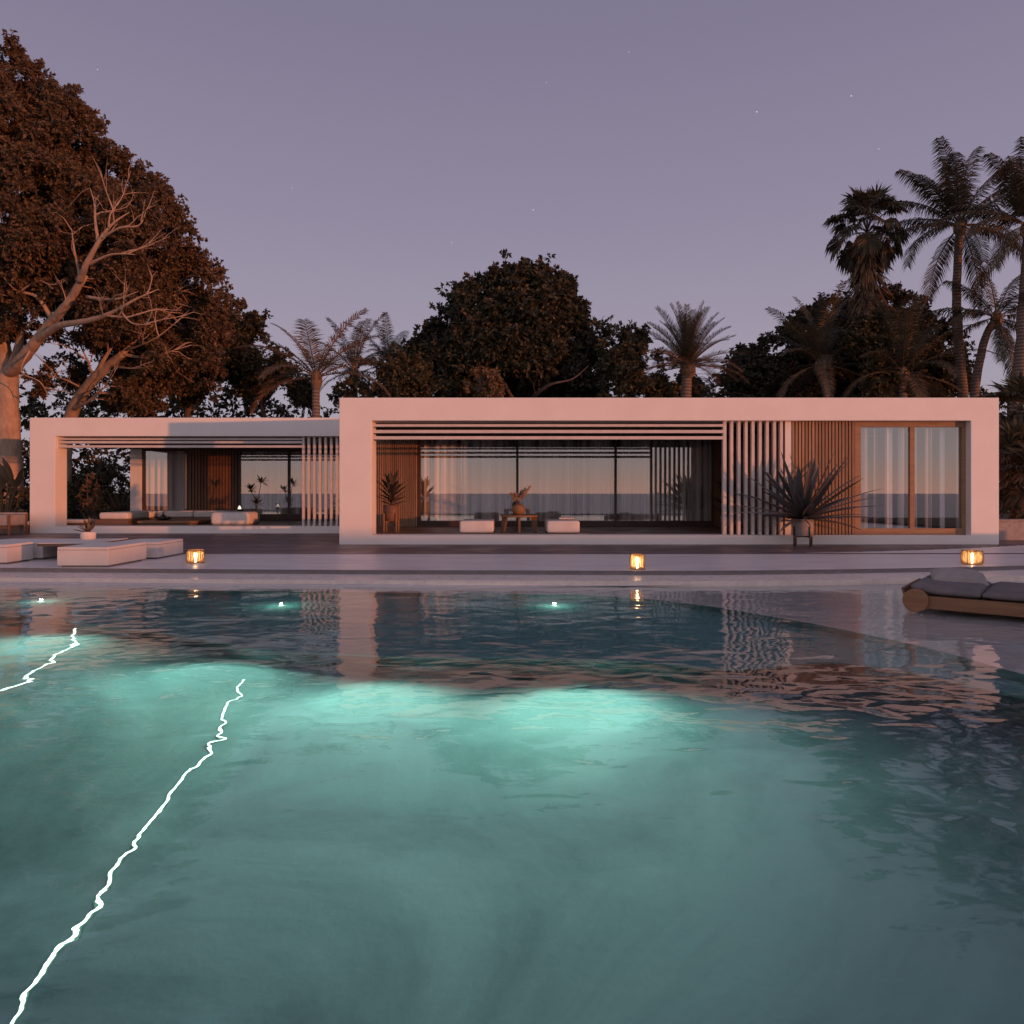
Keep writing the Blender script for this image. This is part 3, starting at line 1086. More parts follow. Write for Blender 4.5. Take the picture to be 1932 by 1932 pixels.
# double lounger on the shelf
LZ = -.135
t = thing('sun_lounger', 'low wooden lounger with grey mattress and round wooden end disc on the shallow shelf', 'sun lounger', (4.76, 8.47, LZ), math.atan2(-.62, .78))
W_, L_ = 1.3, 2.7
fr_ = MB()
fr_.box(.12, L_, .0, .055, .045, .195)
fr_.box(.12, L_, W_ - .055, W_, .045, .195)
fr_.box(.12, .18, .055, W_ - .055, .045, .195)
fr_.box(L_ - .06, L_, .055, W_ - .055, .045, .195)
fr_.box(.18, L_ - .06, .055, W_ - .055, .15, .18)
fr_.build('frame', M['teak'], t, bevel=.006)
for yy in (-.03, W_ - .03):
    d_ = MB()
    pts = [(0, yy, .155), (0, yy + .06, .155)]
    nn = 40
    ring = lambda y_, r_: [(.02 + r_ * math.cos(2 * math.pi * k / nn), y_, .139 + r_ * math.sin(2 * math.pi * k / nn)) for k in range(nn)]
    vs = ring(yy - .03, .128) + ring(yy - .024, .136) + ring(yy + .035, .136)
    fs = [tuple(range(nn))[::-1], tuple(2 * nn + k for k in range(nn))]
    for q in range(2):
        for k in range(nn):
            fs.append((q * nn + k, q * nn + (k + 1) % nn, (q + 1) * nn + (k + 1) % nn, (q + 1) * nn + k))
    d_.add(vs, fs).build('wheel', M['teak'], t)
for x in (1.15, 2.5):
    for yy in (.01, W_ - .12):
        MB().box(x, x + .22, yy, yy + .1, 0.0, .045).build('leg', M['teakz'], t, bevel=.004)
hb = MB()
hb.add([(-.10, .05, .10), (-.07, .05, .10), (-.12, .05, .27), (-.15, .05, .27), (-.10, W_ - .05, .10), (-.07, W_ - .05, .10), (-.12, W_ - .05, .27), (-.15, W_ - .05, .27)],
       [(0, 1, 2, 3), (7, 6, 5, 4), (0, 4, 5, 1), (1, 5, 6, 2), (2, 6, 7, 3), (3, 7, 4, 0)])
hb.build('headboard', M['teakz'], t, bevel=.008)


def cushion(name, x0, x1, y0, y1, z0, z1, mat, parent, lift=0):
    nx, ny = 22, 14
    vs = []
    for side in (1, 0):
        for j in range(ny + 1):
            for i in range(nx + 1):
                u, v = i / nx, j / ny
                e = min(u, 1 - u) * (x1 - x0)
                g_ = min(v, 1 - v) * (y1 - y0)
                ed = min(1, min(e, g_) / .06)
                rnd = math.sqrt(max(0, 1 - (1 - ed) ** 2))
                x = x0 + (x1 - x0) * u
                yv = y0 + (y1 - y0) * v
                up = lift * max(0, 1 - u * 2.4) ** 1.5
                zc = (z0 + z1) / 2
                hh = (z1 - z0) / 2
                pil = .012 * math.sin(math.pi * u) * math.sin(math.pi * v) + .004 * mnoise.noise((x * 4, yv * 4, side))
                vs.append((x - up * .25, yv, zc + up + (hh * (.35 + .65 * rnd) + pil) * (1 if side else -1)))
    n1_ = (nx + 1) * (ny + 1)
    fs = []
    for j in range(ny):
        for i in range(nx):
            a_ = j * (nx + 1) + i
            fs.append((a_, a_ + 1, a_ + nx + 2, a_ + nx + 1))
            fs.append((n1_ + a_ + nx + 1, n1_ + a_ + nx + 2, n1_ + a_ + 1, n1_ + a_))
    per_ = [i for i in range(nx + 1)] + [j * (nx + 1) + nx for j in range(1, ny + 1)] + [ny * (nx + 1) + i for i in range(nx - 1, -1, -1)] + [j * (nx + 1) for j in range(ny - 1, 0, -1)]
    for q in range(len(per_)):
        a_, c_ = per_[q], per_[(q + 1) % len(per_)]
        fs.append((c_, a_, n1_ + a_, n1_ + c_))
    return MB().add(vs, fs).build(name, mat, parent, smooth=True)


cushion('mattress', -.02, .66, .01, W_ - .01, .196, .298, M['fabric2'], t, .05)
cushion('mattress', .675, L_ - .02, .01, W_ - .01, .196, .298, M['fabric2'], t)


def pillow(name, L, Wd, H, mat, loc, rot, label, cat):
    nx, ny = 28, 18
    vs = []
    for side in (1, -1):
        for j in range(ny + 1):
            for i in range(nx + 1):
                u, v = i / nx * 2 - 1, j / ny * 2 - 1
                k = max(0, (1 - abs(u) ** 2.6)) ** .55 * max(0, (1 - abs(v) ** 2.6)) ** .55
                pinch = 1 - .06 * (1 - abs(u)) * abs(v) ** 3
                wr = .05 * (mnoise.noise((u * 2.2, v * 5, side * 3)) + .5 * mnoise.noise((u * 5, v * 3, 4))) * k
                vs.append((u * L / 2, v * Wd / 2 * pinch, side * (H / 2 * k + wr * H)))
    n1_ = (nx + 1) * (ny + 1)
    fs = []
    for j in range(ny):
        for i in range(nx):
            a_ = j * (nx + 1) + i
            fs.append((a_, a_ + 1, a_ + nx + 2, a_ + nx + 1))
            fs.append((n1_ + a_ + nx + 1, n1_ + a_ + nx + 2, n1_ + a_ + 1, n1_ + a_))
    o = MB().add(vs, fs).build(name, mat, None, smooth=True)
    o.location = loc
    o.rotation_euler = rot
    return tag(o, label, cat)


ax = Vector((.8, -.6, 0))
wy = Vector((.6, .8, 0))
pillow('pillow', .60, .42, .19, M['fabric3'], (5.60, 8.98, LZ + .345), (R(14), R(3), math.atan2(-.62, .78) + .25), 'crumpled grey pillow lying on the lounger', 'pillow')


# big agave planter in front of the right wing
def planter_stand(t, r, zb, zt, mat, wr=.018, nl=4, a0=.3):
    for k in range(nl):
        a = a0 + 2 * math.pi * k / nl
        x, y = math.cos(a) * (r + wr), math.sin(a) * (r + wr)
        MB().box(x - wr, x + wr, y - wr, y + wr, 0, zt, rot=a, c=(x, y)).build('leg', mat, t)
    br = MB()
    br.box(-r, r, -.015, .015, zb - .03, zb - .003, rot=a0, c=(0, 0))
    br.box(-r, r, -.015, .015, zb - .032, zb - .005, rot=a0 + math.pi / 2, c=(0, 0))
    br.build('cross_brace', mat, t)


t = thing('potted_plant', 'huge spiky agave in a grey pot on a four-legged stand before the slatted screen', 'potted plant', (6.92, 17.02, .012))
pot(.235, .40, M['greypot'], t, .93, z=.24)
planter_stand(t, .235, .24, .47, M['darkframe'], .014)
mb = MB()
rr = random.Random(11)
for k in range(64):
    s = k / 64
    el = 1.45 - 1.45 * s ** .8 + rr.uniform(-.12, .12)
    ln = rr.uniform(1.45, 1.95) * (1.0 if s > .2 else .9)
    mb.blade((rr.uniform(-.06, .06), rr.uniform(-.06, .06), .62 + .08 * (1 - s)), k * 2.399 + rr.uniform(-.2, .2), el, ln,
             rr.uniform(.17, .235), rr.uniform(.05, .3) + .35 * s, 8, .2)
for k in range(14):
    mb.blade((0, 0, .62), rr.uniform(0, 6.28), rr.uniform(.0, .3), rr.uniform(.7, 1.3), .05, rr.uniform(.5, 1.1), 8, .2)
mb.build('foliage', M['agave'], t)

# plant at the left of the main patio
t = thing('potted_plant', 'broad-leaved plant in a brown pot on a wooden stand against the lit slat wall', 'potted plant', (-3.17, 18.75, OB))
pot(.205, .42, M['brownpot'], t, .95, z=.30)
planter_stand(t, .205, .30, .50, M['teakz'], .022, 4, .75)
mb = MB()
rr = random.Random(21)
for k in range(30):
    s = k / 30
    mb.blade((rr.uniform(-.03, .03), rr.uniform(-.03, .03), .70 + .5 * (1 - s)), k * 2.399, 1.35 - 1.0 * s + rr.uniform(-.1, .1), rr.uniform(.42, .62), rr.uniform(.10, .145),
             rr.uniform(.3, .8), 7, .14, 'leaf')
mb.tube([(0, 0, .6), (.01, 0, .9), (0, .01, 1.22)], [.03, .025, .015], 8)
mb.build('foliage', M['broad'], t)


def ottoman(lab, X0, X1, Ya, Yb, z0, h, group, mat='fabric'):
    t = thing('ottoman', lab, 'ottoman', ((X0 + X1) / 2, (Ya + Yb) / 2, z0), 0, group)
    hx, hy = (X1 - X0) / 2, (Yb - Ya) / 2
    MB().box(-hx + .06, hx - .06, -hy + .06, hy - .06, 0, .025).build('foot', M['darkframe'], t)
    softbox('cushion', -hx, hx, -hy, hy, .02, h, M[mat], t, .055, 4)
    zl = MB().tube([(-hx - .001, -hy + .03, h * .80), (-hx + .03, -hy - .002, h * .80), (hx - .03, -hy - .002, h * .80), (hx + .001, -hy + .03, h * .80), (hx + .001, hy - .03, h * .80)], .004, 5)
    zl.build('piping', M[mat], t)
    return t


ottoman('pale ottoman to the left of the wooden table in the big patio', PX(867, 18.15), PX(931, 18.15), 18.15, 19.6, OB, .33, 'ottomans in the big patio')
ottoman('pale ottoman to the right of the wooden table in the big patio', PX(1032, 18.15), PX(1094, 18.15), 18.15, 19.6, OB, .33, 'ottomans in the big patio')
tw = MB().box(-.2, .2, -.12, .12, 0, .05)
o = tag(tw.build('towel', M['fabric'], None, bevel=.02, seg=3), 'small folded white towel on the right ottoman of the big patio', 'towel')
o.location = (1.45, 19.2, OB + .332)

t = thing('side_table', 'round wooden table with slab legs between the two ottomans', 'table', (.19, 18.75, OB), .0)
MB().lathe([(.47, .41), (.49, .418), (.49, .452), (.48, .46)], 40).build('table_top', M['teak'], t)
for k in range(4):
    a = math.pi * .5 * k + .0
    lg = MB()
    r0, r1, r2 = .10, .40, .47
    th = .03
    dx_, dy_ = math.cos(a), math.sin(a)
    nx_, ny_ = -dy_ * th, dx_ * th
    pr = [(.30, .405), (.46, .405), (.475, 0), (.36, 0)]
    vs = [(dx_ * r_ + nx_, dy_ * r_ + ny_, z) for r_, z in pr] + [(dx_ * r_ - nx_, dy_ * r_ - ny_, z) for r_, z in pr]
    lg.add(vs, [(0, 1, 2, 3), (7, 6, 5, 4), (0, 4, 5, 1), (1, 5, 6, 2), (2, 6, 7, 3), (3, 7, 4, 0)])
    lg.build('leg', M['teakz'], t, bevel=.004)
t = thing('vase', 'round woven vase holding dry pampas plumes on the wooden table', 'vase', (.17, 18.72, OB + .461))
MB().lathe([(.09, 0), (.14, .03), (.172, .10), (.175, .15), (.155, .22), (.11, .265), (.07, .285), (.06, .275), (.001, .2)], 36).build('body', M['rattan'], t, smooth=True)
rr = random.Random(5)
for (az, el, ln) in ((0.1, 1.05, .60), (.3, 1.18, .48), (3.0, 1.05, .40), (2.6, 1.35, .35)):
    quads = []
    for k in range(420):
        s = rr.uniform(.35, 1)
        c = Vector((math.cos(az) * math.cos(el), math.sin(az) * math.cos(el), math.sin(el)))
        pnt = Vector((0, 0, .25)) + c * (ln * s) + Vector((rr.gauss(0, .018), rr.gauss(0, .018), -.02 * s * s)) * (1.25 - abs(s - .6))
        d = (c * .6 + Vector((rr.gauss(0, .5), rr.gauss(0, .5), rr.gauss(-.25, .3)))).normalized() * rr.uniform(.03, .06)
        sd = d.cross(Vector((rr.gauss(0, 1), rr.gauss(0, 1), rr.gauss(0, 1)))).normalized() * .004
        quads.append([pnt - sd, pnt + d * .5 - sd, pnt + d, pnt + sd])
    pl = quadmesh('plume', np.array([[list(v) for v in q] for q in quads]), M['pampas'], t)
    c = Vector((math.cos(az) * math.cos(el), math.sin(az) * math.cos(el), math.sin(el)))
    MB().tube([(0, 0, .2), Vector((0, 0, .25)) + c * ln * .9], .004, 5).build('stem', M['pampas'], pl)

# plant behind the slatted screen
t = thing('potted_plant', 'dark leafy plant half hidden behind the upright slats of the big patio', 'potted plant', (PX(1372, 20.6), 20.6, OB))
pot(.2, .4, M['brownpot'], t)
mb = MB()
rr = random.Random(31)
for k in range(46):
    mb.blade((rr.uniform(-.1, .1), rr.uniform(-.1, .1), .4 + rr.uniform(0, .8)), rr.uniform(0, 6.3), rr.uniform(.1, 1.3), rr.uniform(.35, .55), .14, rr.uniform(.5, 1.2), 6, .15, 'leaf')
for k in range(5):
    mb.tube([(0, 0, .35), (rr.uniform(-.15, .15), rr.uniform(-.15, .15), 1.2)], .012, 5)
mb.build('foliage', M['leaf_mid'], t)

# rear pavilion lounge
FZ = WOB
t = thing('corner_sofa', 'pale L-shaped sofa on a dark wooden base in the rear pavilion', 'sofa', (-12.5, 25, FZ))
bs = MB()
bs.box(-13.65, -12.55, 23.4, 26.4, FZ, FZ + .17)
bs.box(-12.549, -9.95, 25.25, 26.4, FZ, FZ + .168)
bs.build('base', M['patio'], t, world=True)
softbox('cushion', -13.55 + 12.5, -12.6 + 12.5, 23.45 - 25, 24.9 - 25, .172, .40, M['fabric'], t, .07)
softbox('cushion', -13.55 + 12.5, -12.6 + 12.5, 24.92 - 25, 26.35 - 25, .172, .40, M['fabric'], t, .07)
softbox('cushion', -12.58 + 12.5, -11.3 + 12.5, 25.3 - 25, 26.35 - 25, .172, .41, M['fabric'], t, .07)
softbox('cushion', -11.28 + 12.5, -10.0 + 12.5, 25.3 - 25, 26.35 - 25, .172, .41, M['fabric'], t, .07)
t = thing('ottoman', 'pale rounded pouf in the rear pavilion, in front of the sofa end', 'ottoman', ((-9.73 - 8.45) / 2, 23.55, FZ))
softbox('cushion', -.62, .62, -.55, .6, .0, .42, M['fabric'], t, .12, 5)
MB().tube([(-.60, -.552, .21), (.60, -.552, .21)], .005, 5).build('piping', M['fabric'], t)
t = thing('coffee_table', 'low wooden slab table in the rear pavilion carrying a black dish', 'table', (-11.25, 23.95, FZ))
MB().box(-.95, .95, -.65, .65, .055, .13).build('table_top', M['teak'], t, bevel=.006)
MB().box(-.88, .88, -.58, .58, 0, .054).build('plinth', M['teakz'], t)
t = thing('dish', 'black dish with a lidded pot on the low slab table', 'dish', (-11.65, 23.9, FZ + .131))
MB().lathe([(.10, 0), (.20, .02), (.28, .07), (.27, .075), (.18, .035), (.001, .03)], 30).build('bowl', M['black'], t, smooth=True)
MB().lathe([(.06, .032), (.10, .06), (.105, .11), (.08, .15), (.045, .165), (.045, .18), (.03, .2), (.02, .23), (.03, .245), (.012, .27), (.001, .272)], 24).build('lidded_pot', M['black'], t, smooth=True)
MB().lathe([(.03, .05), (.05, .07), (.05, .09), (.02, .12), (.001, .122)], 16, (.19, 0, 0)).build('stone', M['black'], t, smooth=True)
t = thing('low_bench', 'pale low bench just inside the left pillar of the rear pavilion', 'bench', (-14.35, 23.6, FZ))
MB().box(-.5, .4, -.3, .4, 0, .05).build('base', M['patio'], t)
softbox('cushion', -.5, .4, -.3, .4, .051, .17, M['fabric'], t, .04)
t = thing('side_table', 'small black side table behind the pouf', 'table', (-9.52, 25.0, FZ))
MB().lathe([(.16, .37), (.16, .4)], 24).build('table_top', M['black'], t)
MB().lathe([(.02, .02), (.02, .369)], 12).build('leg', M['black'], t)
MB().lathe([(.12, 0), (.12, .019)], 24).build('base', M['black'], t)
t = thing('table_lantern', 'small black lamp lit white on the side table by the pouf', 'lamp', (-9.52, 25.0, FZ + .401))
MB().lathe([(.07, 0), (.08, .06), (.07, .075)], 20).build('base', M['black'], t)
MB().lathe([(.06, .076), (.035, .15), (.02, .19)], 20).build('bulb', M['bulb'], t)
MB().lathe([(.02, .191), (.11, .2), (.11, .215), (.02, .222)], 20).build('cap', M['black'], t)
t = thing('potted_plant', 'slim tufted tree in a white pot in the rear pavilion', 'potted plant', (-9.02, 25.2, FZ))
pot(.135, .28, M['pot'], t, .95)
mb = MB()
rr = random.Random(41)
stems = [((0, 0, .25), (-.03, 0, .8), (-.18, 0, 1.15)), ((.01, 0, .25), (.08, .02, .9), (.18, .03, 1.42)), ((0, .02, .25), (.01, .03, .5), (0, .05, .68))]
for st in stems:
    mb.tube(st, [.014, .012, .009], 6)
    for k in range(17):
        mb.blade(st[-1], k * 2.4, rr.uniform(-.4, 1.3), rr.uniform(.22, .34), .075, rr.uniform(.2, .7), 5, .15, 'leaf')
mb.build('foliage', M['broad'], t)
t = thing('potted_plant', 'dark arching plant half hidden behind the pavilion pillar, by the rear slats', 'potted plant', (-5.5, 23.5, FZ))
pot(.18, .35, M['brownpot'], t)
mb = MB()
for k in range(24):
    mb.blade((0, 0, .35), k * 2.4, rr.uniform(.3, 1.3), rr.uniform(.7, .95), .08, rr.uniform(.8, 1.6), 8, .2)
mb.build('foliage', M['broad'], t)

# outside, at the left edge
t = thing('armchair', 'grey outdoor armchair with wooden legs cut by the left picture edge', 'armchair', (-15.7, 21.5, .012))
softbox('seat', -.85, .84, -.35, .4, .28, .6, M['fabric3'], t, .04)
softbox('backrest', -.85, .84, .3, .46, .602, .66, M['fabric3'], t, .02)
for x in (-.8, .85):
    for y in (-.37, .38):
        MB().box(x - .025, x + .025, y - .025, y + .025, 0, .62).build('leg', M['teakz'], t)
MB().box(-.82, .87, -.36, -.32, .20, .26).build('rail', M['teakz'], t)
t = thing('bench', 'low bench with a pale cushion between armchair and white pillar', 'bench', (-15.65, 22.45, .012))
MB().box(-.75, .58, -.35, .4, 0, .24).build('base', M['riser'], t)
softbox('cushion', -.75, .58, -.35, .4, .241, .36, M['fabric'], t, .04)
# planter wall at the right
t = thing('planter_wall', 'low grey planter wall beside the right end of the big pavilion', 'planter', (15.5, 19.2, .0))
MB().box(-2.9, 4.5, -.1, .15, 0.0, .52).build('wall', M['greypot'], t, bevel=.01)
MB().box(-2.92, 4.52, -.13, .18, .521, .56).build('coping', M['greypot'], t, bevel=.008)


# ------------------------------------------------------------------ vegetation
def inside(poly, x, y):
    c = False
    n_ = len(poly)
    j = n_ - 1
    for i in range(n_):
        xi, yi = poly[i]
        xj, yj = poly[j]
        if (yi > y) != (yj > y) and x < (xj - xi) * (y - yi) / (yj - yi) + xi:
            c = not c
        j = i
    return c


def edge_dist(poly, x, y):
    best = 1e9
    n_ = len(poly)
    for i in range(n_):
        ax_, ay_ = poly[i]
        bx_, by_ = poly[(i + 1) % n_]
        dx_, dy_ = bx_ - ax_, by_ - ay_
        t_ = max(0, min(1, ((x - ax_) * dx_ + (y - ay_) * dy_) / (dx_ * dx_ + dy_ * dy_ + 1e-9)))
        best = min(best, math.hypot(x - ax_ - t_ * dx_, y - ay_ - t_ * dy_))
    return best


def leaf_cloud(centers, radii, per, size, droop=.35, flat=.75, seed=0, nl=9):
    """sprigs of leaves spread through clumps: (N,4,3) quads"""
    g = np.random.default_rng(seed)
    out_ = []
    for c, r in zip(centers, radii):
        ns = max(3, int(per * (r / .6) ** 2 / nl))
        d = g.normal(size=(ns, 3))
        d /= np.linalg.norm(d, axis=1)[:, None]
        base = np.array(c)[None] + d * (r * g.uniform(.1, .62, ns))[:, None] * np.array([1, 1, flat])[None]
        a = d + g.normal(size=(ns, 3)) * .45 + np.array([0, 0, .15])[None]
        a /= np.linalg.norm(a, axis=1)[:, None]
        Ls = r * g.uniform(.35, .68, ns)
        k = np.arange(nl)
        t = (k + .5) / nl
        pos = base[:, None, :] + a[:, None, :] * (Ls[:, None] * t[None])[:, :, None]
        pos[:, :, 2] -= droop * (Ls[:, None] * t[None] ** 2) * .7
        side = np.cross(a, g.normal(size=(ns, 3)))
        side /= np.linalg.norm(side, axis=1)[:, None] + 1e-9
        sg = np.where(k % 2 == 0, 1.0, -1.0)[None, :, None]
        ax_ = a[:, None, :] * .55 + side[:, None, :] * sg * .8 + g.normal(size=(ns, nl, 3)) * .28
        ax_[:, :, 2] -= droop * .8
        pos = pos.reshape(-1, 3)
        ax_ = ax_.reshape(-1, 3)
        ax_ /= np.linalg.norm(ax_, axis=1)[:, None]
        n_ = len(pos)
        sd = np.cross(ax_, g.normal(size=(n_, 3)))
        sd /= np.linalg.norm(sd, axis=1)[:, None] + 1e-9
        ln = size * g.uniform(.65, 1.3, n_)[:, None]
        wd = ln * .25
        nm = np.cross(sd, ax_)
        mid_ = pos + ax_ * ln * .45
        q = np.stack([pos, mid_ + sd * wd + nm * wd * .3, pos + ax_ * ln, mid_ - sd * wd + nm * wd * .3], axis=1)
        out_.append(q)
    return np.concatenate(out_)


def clumps_in(poly, Y0, thick, count, r0, r1, seed, gap=-.15, gscale=.45, front=0):
    rr = random.Random(seed)
    xs = [p_[0] for p_ in poly]
    ys = [p_[1] for p_ in poly]
    cs, rs = [], []
    tries = 0
    while len(cs) < count and tries < count * 40:
        tries += 1
        x, y = rr.uniform(min(xs), max(xs)), rr.uniform(min(ys), max(ys))
        if not inside(poly, x, y):
            continue
        dd = edge_dist(poly, x, y) / F * Y0
        r = rr.uniform(r0, r1)
        if dd < 1.0 and Y0 > 29.3 and mnoise.noise((PX(x, Y0) * .85, PZ(y, Y0) * .85, seed * 1.3)) < -.02:
            continue
        if dd < r * .9:
            r = max(r0 * .55, dd * 1.1)
        th = min(thick, 1.3 * math.sqrt(dd * thick * .5) + .1)
        yy = Y0 + rr.uniform(-th, th)
        X, Z = PX(x, yy), PZ(y, yy)
        if mnoise.noise((X * gscale, yy * gscale, Z * gscale + seed)) < gap:
            continue
        cs.append((X, yy, Z))
        rs.append(r)
    # loose sprigs that break the outline
    n_ = len(poly)
    for _ in range(int(count * .14)):
        i = rr.randrange(n_)
        (ax_, ay_), (bx_, by_) = poly[i], poly[(i + 1) % n_]
        if rr.random() > math.hypot(bx_ - ax_, by_ - ay_) / 60:
            continue
        t_ = rr.random()
        x, y = ax_ + (bx_ - ax_) * t_, ay_ + (by_ - ay_) * t_
        if y > 740 and Y0 < 46:
            continue
        k_ = rr.uniform(-.6, .15) * r1
        X, Z = PX(x, Y0), PZ(y, Y0)
        nx_, nz_ = -(by_ - ay_), -(bx_ - ax_)
        l_ = math.hypot(nx_, nz_) + 1e-6
        nx_, nz_ = nx_ / l_, nz_ / l_
        if inside(poly, x + nx_ * 2, y - nz_ * 2):
            nx_, nz_ = -nx_, -nz_
        c0 = Vector((X + nx_ * k_, Y0 + rr.uniform(-.8, .8), Z + nz_ * k_))
        for q in range(rr.randint(2, 4)):
            cs.append((c0.x + rr.gauss(0, .16) * r1 * 1.4, c0.y + rr.gauss(0, .2), c0.z + rr.gauss(0, .16) * r1 * 1.4))
            rs.append(rr.uniform(.22, .42) * r1)
    return cs, rs


def limb(mb, pts, Y0, r0, r1, yoff=0, jit=.0, n=9, seed=0):
    """pts in picture units -> smooth tapering limb"""
    rr = random.Random(seed)
    v = []
    for i, p_ in enumerate(pts):
        yy = Y0 + (p_[2] if len(p_) > 2 else yoff)
        X, Z = PX(p_[0], yy), PZ(p_[1], yy)
        v.append(Vector((X, yy, Z)))
    dense = []
    for i in range(len(v) - 1):
        p0, p1, p2, p3 = v[max(i - 1, 0)], v[i], v[i + 1], v[min(i + 2, len(v) - 1)]
        for k in range(5):
            t = k / 5
            dense.append(.5 * ((2 * p1) + (p2 - p0) * t + (2 * p0 - 5 * p1 + 4 * p2 - p3) * t * t + (3 * p1 - p0 - 3 * p2 + p3) * t ** 3))
    dense.append(v[-1])
    k = len(dense)
    if r1 < .06:
        r1 = .010
    rad_ = [r0 + (r1 - r0) * (i / (k - 1)) ** .8 for i in range(k)]
    dense = [d + Vector((rr.gauss(0, 1), rr.gauss(0, 1), rr.gauss(0, 1))) * rad_[i] * .05 for i, d in enumerate(dense)]
    mb.tube(dense, rad_, n)
    return dense


def twigs(mb, path, centers, count, seed, r=.022):
    rr = random.Random(seed)
    if not path:
        return
    for _ in range(count):
        c = Vector(rr.choice(centers))
        b_ = min(rr.sample(path, min(len(path), 60)), key=lambda q: (q - c).length)
        if (b_ - c).length > 2.6 or (b_ - c).length < .5:
            continue
        m_ = b_.lerp(c, .5) + Vector((rr.gauss(0, .2), rr.gauss(0, .2), rr.uniform(-.1, .35)))
        mb.tube([b_, b_.lerp(m_, .5) + Vector((0, 0, .1)), m_, m_.lerp(c, .6), c], [r, r * .8, r * .6, r * .4, r * .2], 5, False)


def forks(mb, path, n_, seed, depth=2, L0=1.5, r0=.035):
    rr = random.Random(seed)
    for _ in range(n_):
        i = rr.randint(len(path) // 3, len(path) - 2)
        p = path[i].copy()
        d = (path[i + 1] - path[i]).normalized()
        d = (d + Vector((rr.gauss(0, .5), rr.gauss(0, .45) - .15, rr.gauss(.25, .45)))).normalized()
        L = L0 * rr.uniform(.5, 1.2)
        pts = []
        for k in range(7):
            pts.append(p.copy())
            p = p + d * L / 6
            d = (d + Vector((rr.gauss(0, .16), rr.gauss(0, .12), rr.gauss(.05, .14)))).normalized()
        mb.tube(pts, [r0 * (1 - .13 * k) for k in range(7)], 5, False)
        if depth > 1:
            forks(mb, pts, 3, rr.randint(0, 9999), depth - 1, L * .55, r0 * .5)


def tree(name, label, poly, Y0, thick, count, r0, r1, per, size, mat, bark, limbs, seed, cat='tree', group='trees behind the house', gap=-.15,
         droop=.35, ntw=60, extra=None, gscale=.45, sparse=None):
    bx = sum(p_[0] for p_ in limbs[0][0][:1])
    t = thing(name, label, cat, (PX(bx, Y0), Y0, G), 0, group)
    cs, rs = clumps_in(poly, Y0, thick, count, r0, r1, seed, gap, gscale)
    if sparse:
        keep = [i for i, c in enumerate(cs) if not (inside(sparse[0], CX + c[0] / c[1] * F, HY - (c[2] - CAMZ) / c[1] * F) and c[1] < Y0 + sparse[1])]
        cs, rs = [cs[i] for i in keep], [rs[i] for i in keep]
    q = leaf_cloud(cs, rs, per, size, droop, .75, seed)
    q = q - np.array([t.location.x, t.location.y, t.location.z])
    quadmesh('crown', q, mat, t)
    mb = MB()
    path = []
    for li, l_ in enumerate(limbs):
        pth = limb(mb, l_[0], Y0, l_[1], l_[2], l_[3] if len(l_) > 3 else 0, n=12 if l_[1] > .2 else 8, seed=seed + li)
        path += pth
        if bark == M['bark_pale'] and li:
            forks(mb, pth, 2, seed * 3 + li, 2, 1.5, .03)
    twigs(mb, path, cs, ntw, seed + 5)
    mb.build('trunk', bark, t, world=True, smooth=True)
    return t


# left giant
yT = 29.5
polyA = [(-260, 30), (-80, 60), (0, 84), (46, 92), (62, 135), (80, 158), (128, 178), (172, 205), (178, 258), (226, 288), (262, 320), (312, 348), (345, 415), (338, 450), (318, 490),
         (300, 560), (265, 630), (180, 650), (95, 625), (40, 640), (-60, 640), (-260, 620)]
limbsA = [([(18, 950), (16, 850), (14, 760), (16, 700)], .52, .36),
          ([(16, 705), (30, 690, -.6), (60, 655, -1.3), (95, 610, -2.0), (125, 575, -2.6), (160, 520, -3.2)], .30, .12),
          ([(70, 642, -1.5), (110, 615, -2.6), (165, 605, -3.4), (210, 590, -3.9), (255, 565, -4.2), (300, 545, -4)], .17, .04),
          ([(13, 710), (5, 640, -.3), (2, 600, -.6), (-25, 540, -.8), (-60, 470, 0)], .30, .12),
          ([(18, 700), (38, 640, -.8), (34, 600, -1.2), (20, 570, -1.3), (10, 520, -1)], .17, .08),
          ([(150, 530, -3.2), (165, 495, -3.8), (190, 450, -4.1), (215, 420, -4.2), (245, 400, -4)], .14, .03),
          ([(185, 455, -4.0), (180, 420, -4.1), (178, 385, -3.9), (170, 355, -3.5)], .07, .02),
          ([(165, 500, -3.7), (210, 480, -4.1), (255, 480, -4)], .07, .02),
          ([(205, 430, -4.2), (208, 405, -4.4), (222, 385, -4.3)], .05, .015),
          ([(100, 605, -2.1), (70, 560, -2.4), (40, 550, -2.5), (75, 530, -2.8), (100, 545, -3)], .10, .03),
          ([(200, 595, -3.8), (240, 598, -4.0), (265, 590, -4)], .06, .015),
          ([(165, 560, -3.5), (215, 565, -4), (260, 550, -4.2)], .07, .02),
          ([(190, 450, -4.1), (225, 430, -4.4), (262, 425, -4.4), (275, 400, -4.3)], .055, .012),
          ([(150, 520, -3.3), (140, 470, -3.5), (135, 430, -3.4)], .06, .015),
          ([(60, 655, -1.3), (40, 700, -1.8), (75, 720, -2), (90, 745, -2)], .05, .012),
          ([(230, 590, -4.0), (250, 610, -4.2), (285, 612, -4.2)], .04, .01)]
tree('broadleaf_tree', 'towering broad-leaved tree with a thick pale trunk at the left edge', polyA, yT, 4.5, 2100, .28, .68, 330, .15, M['leaf_big'], M['bark_pale'], limbsA, 101,
     gap=-.24, ntw=120, gscale=.38, sparse=([(-40, 800), (-40, 580), (60, 540), (150, 460), (195, 410), (255, 410), (270, 560), (200, 640), (100, 700)], -2.7, 3))
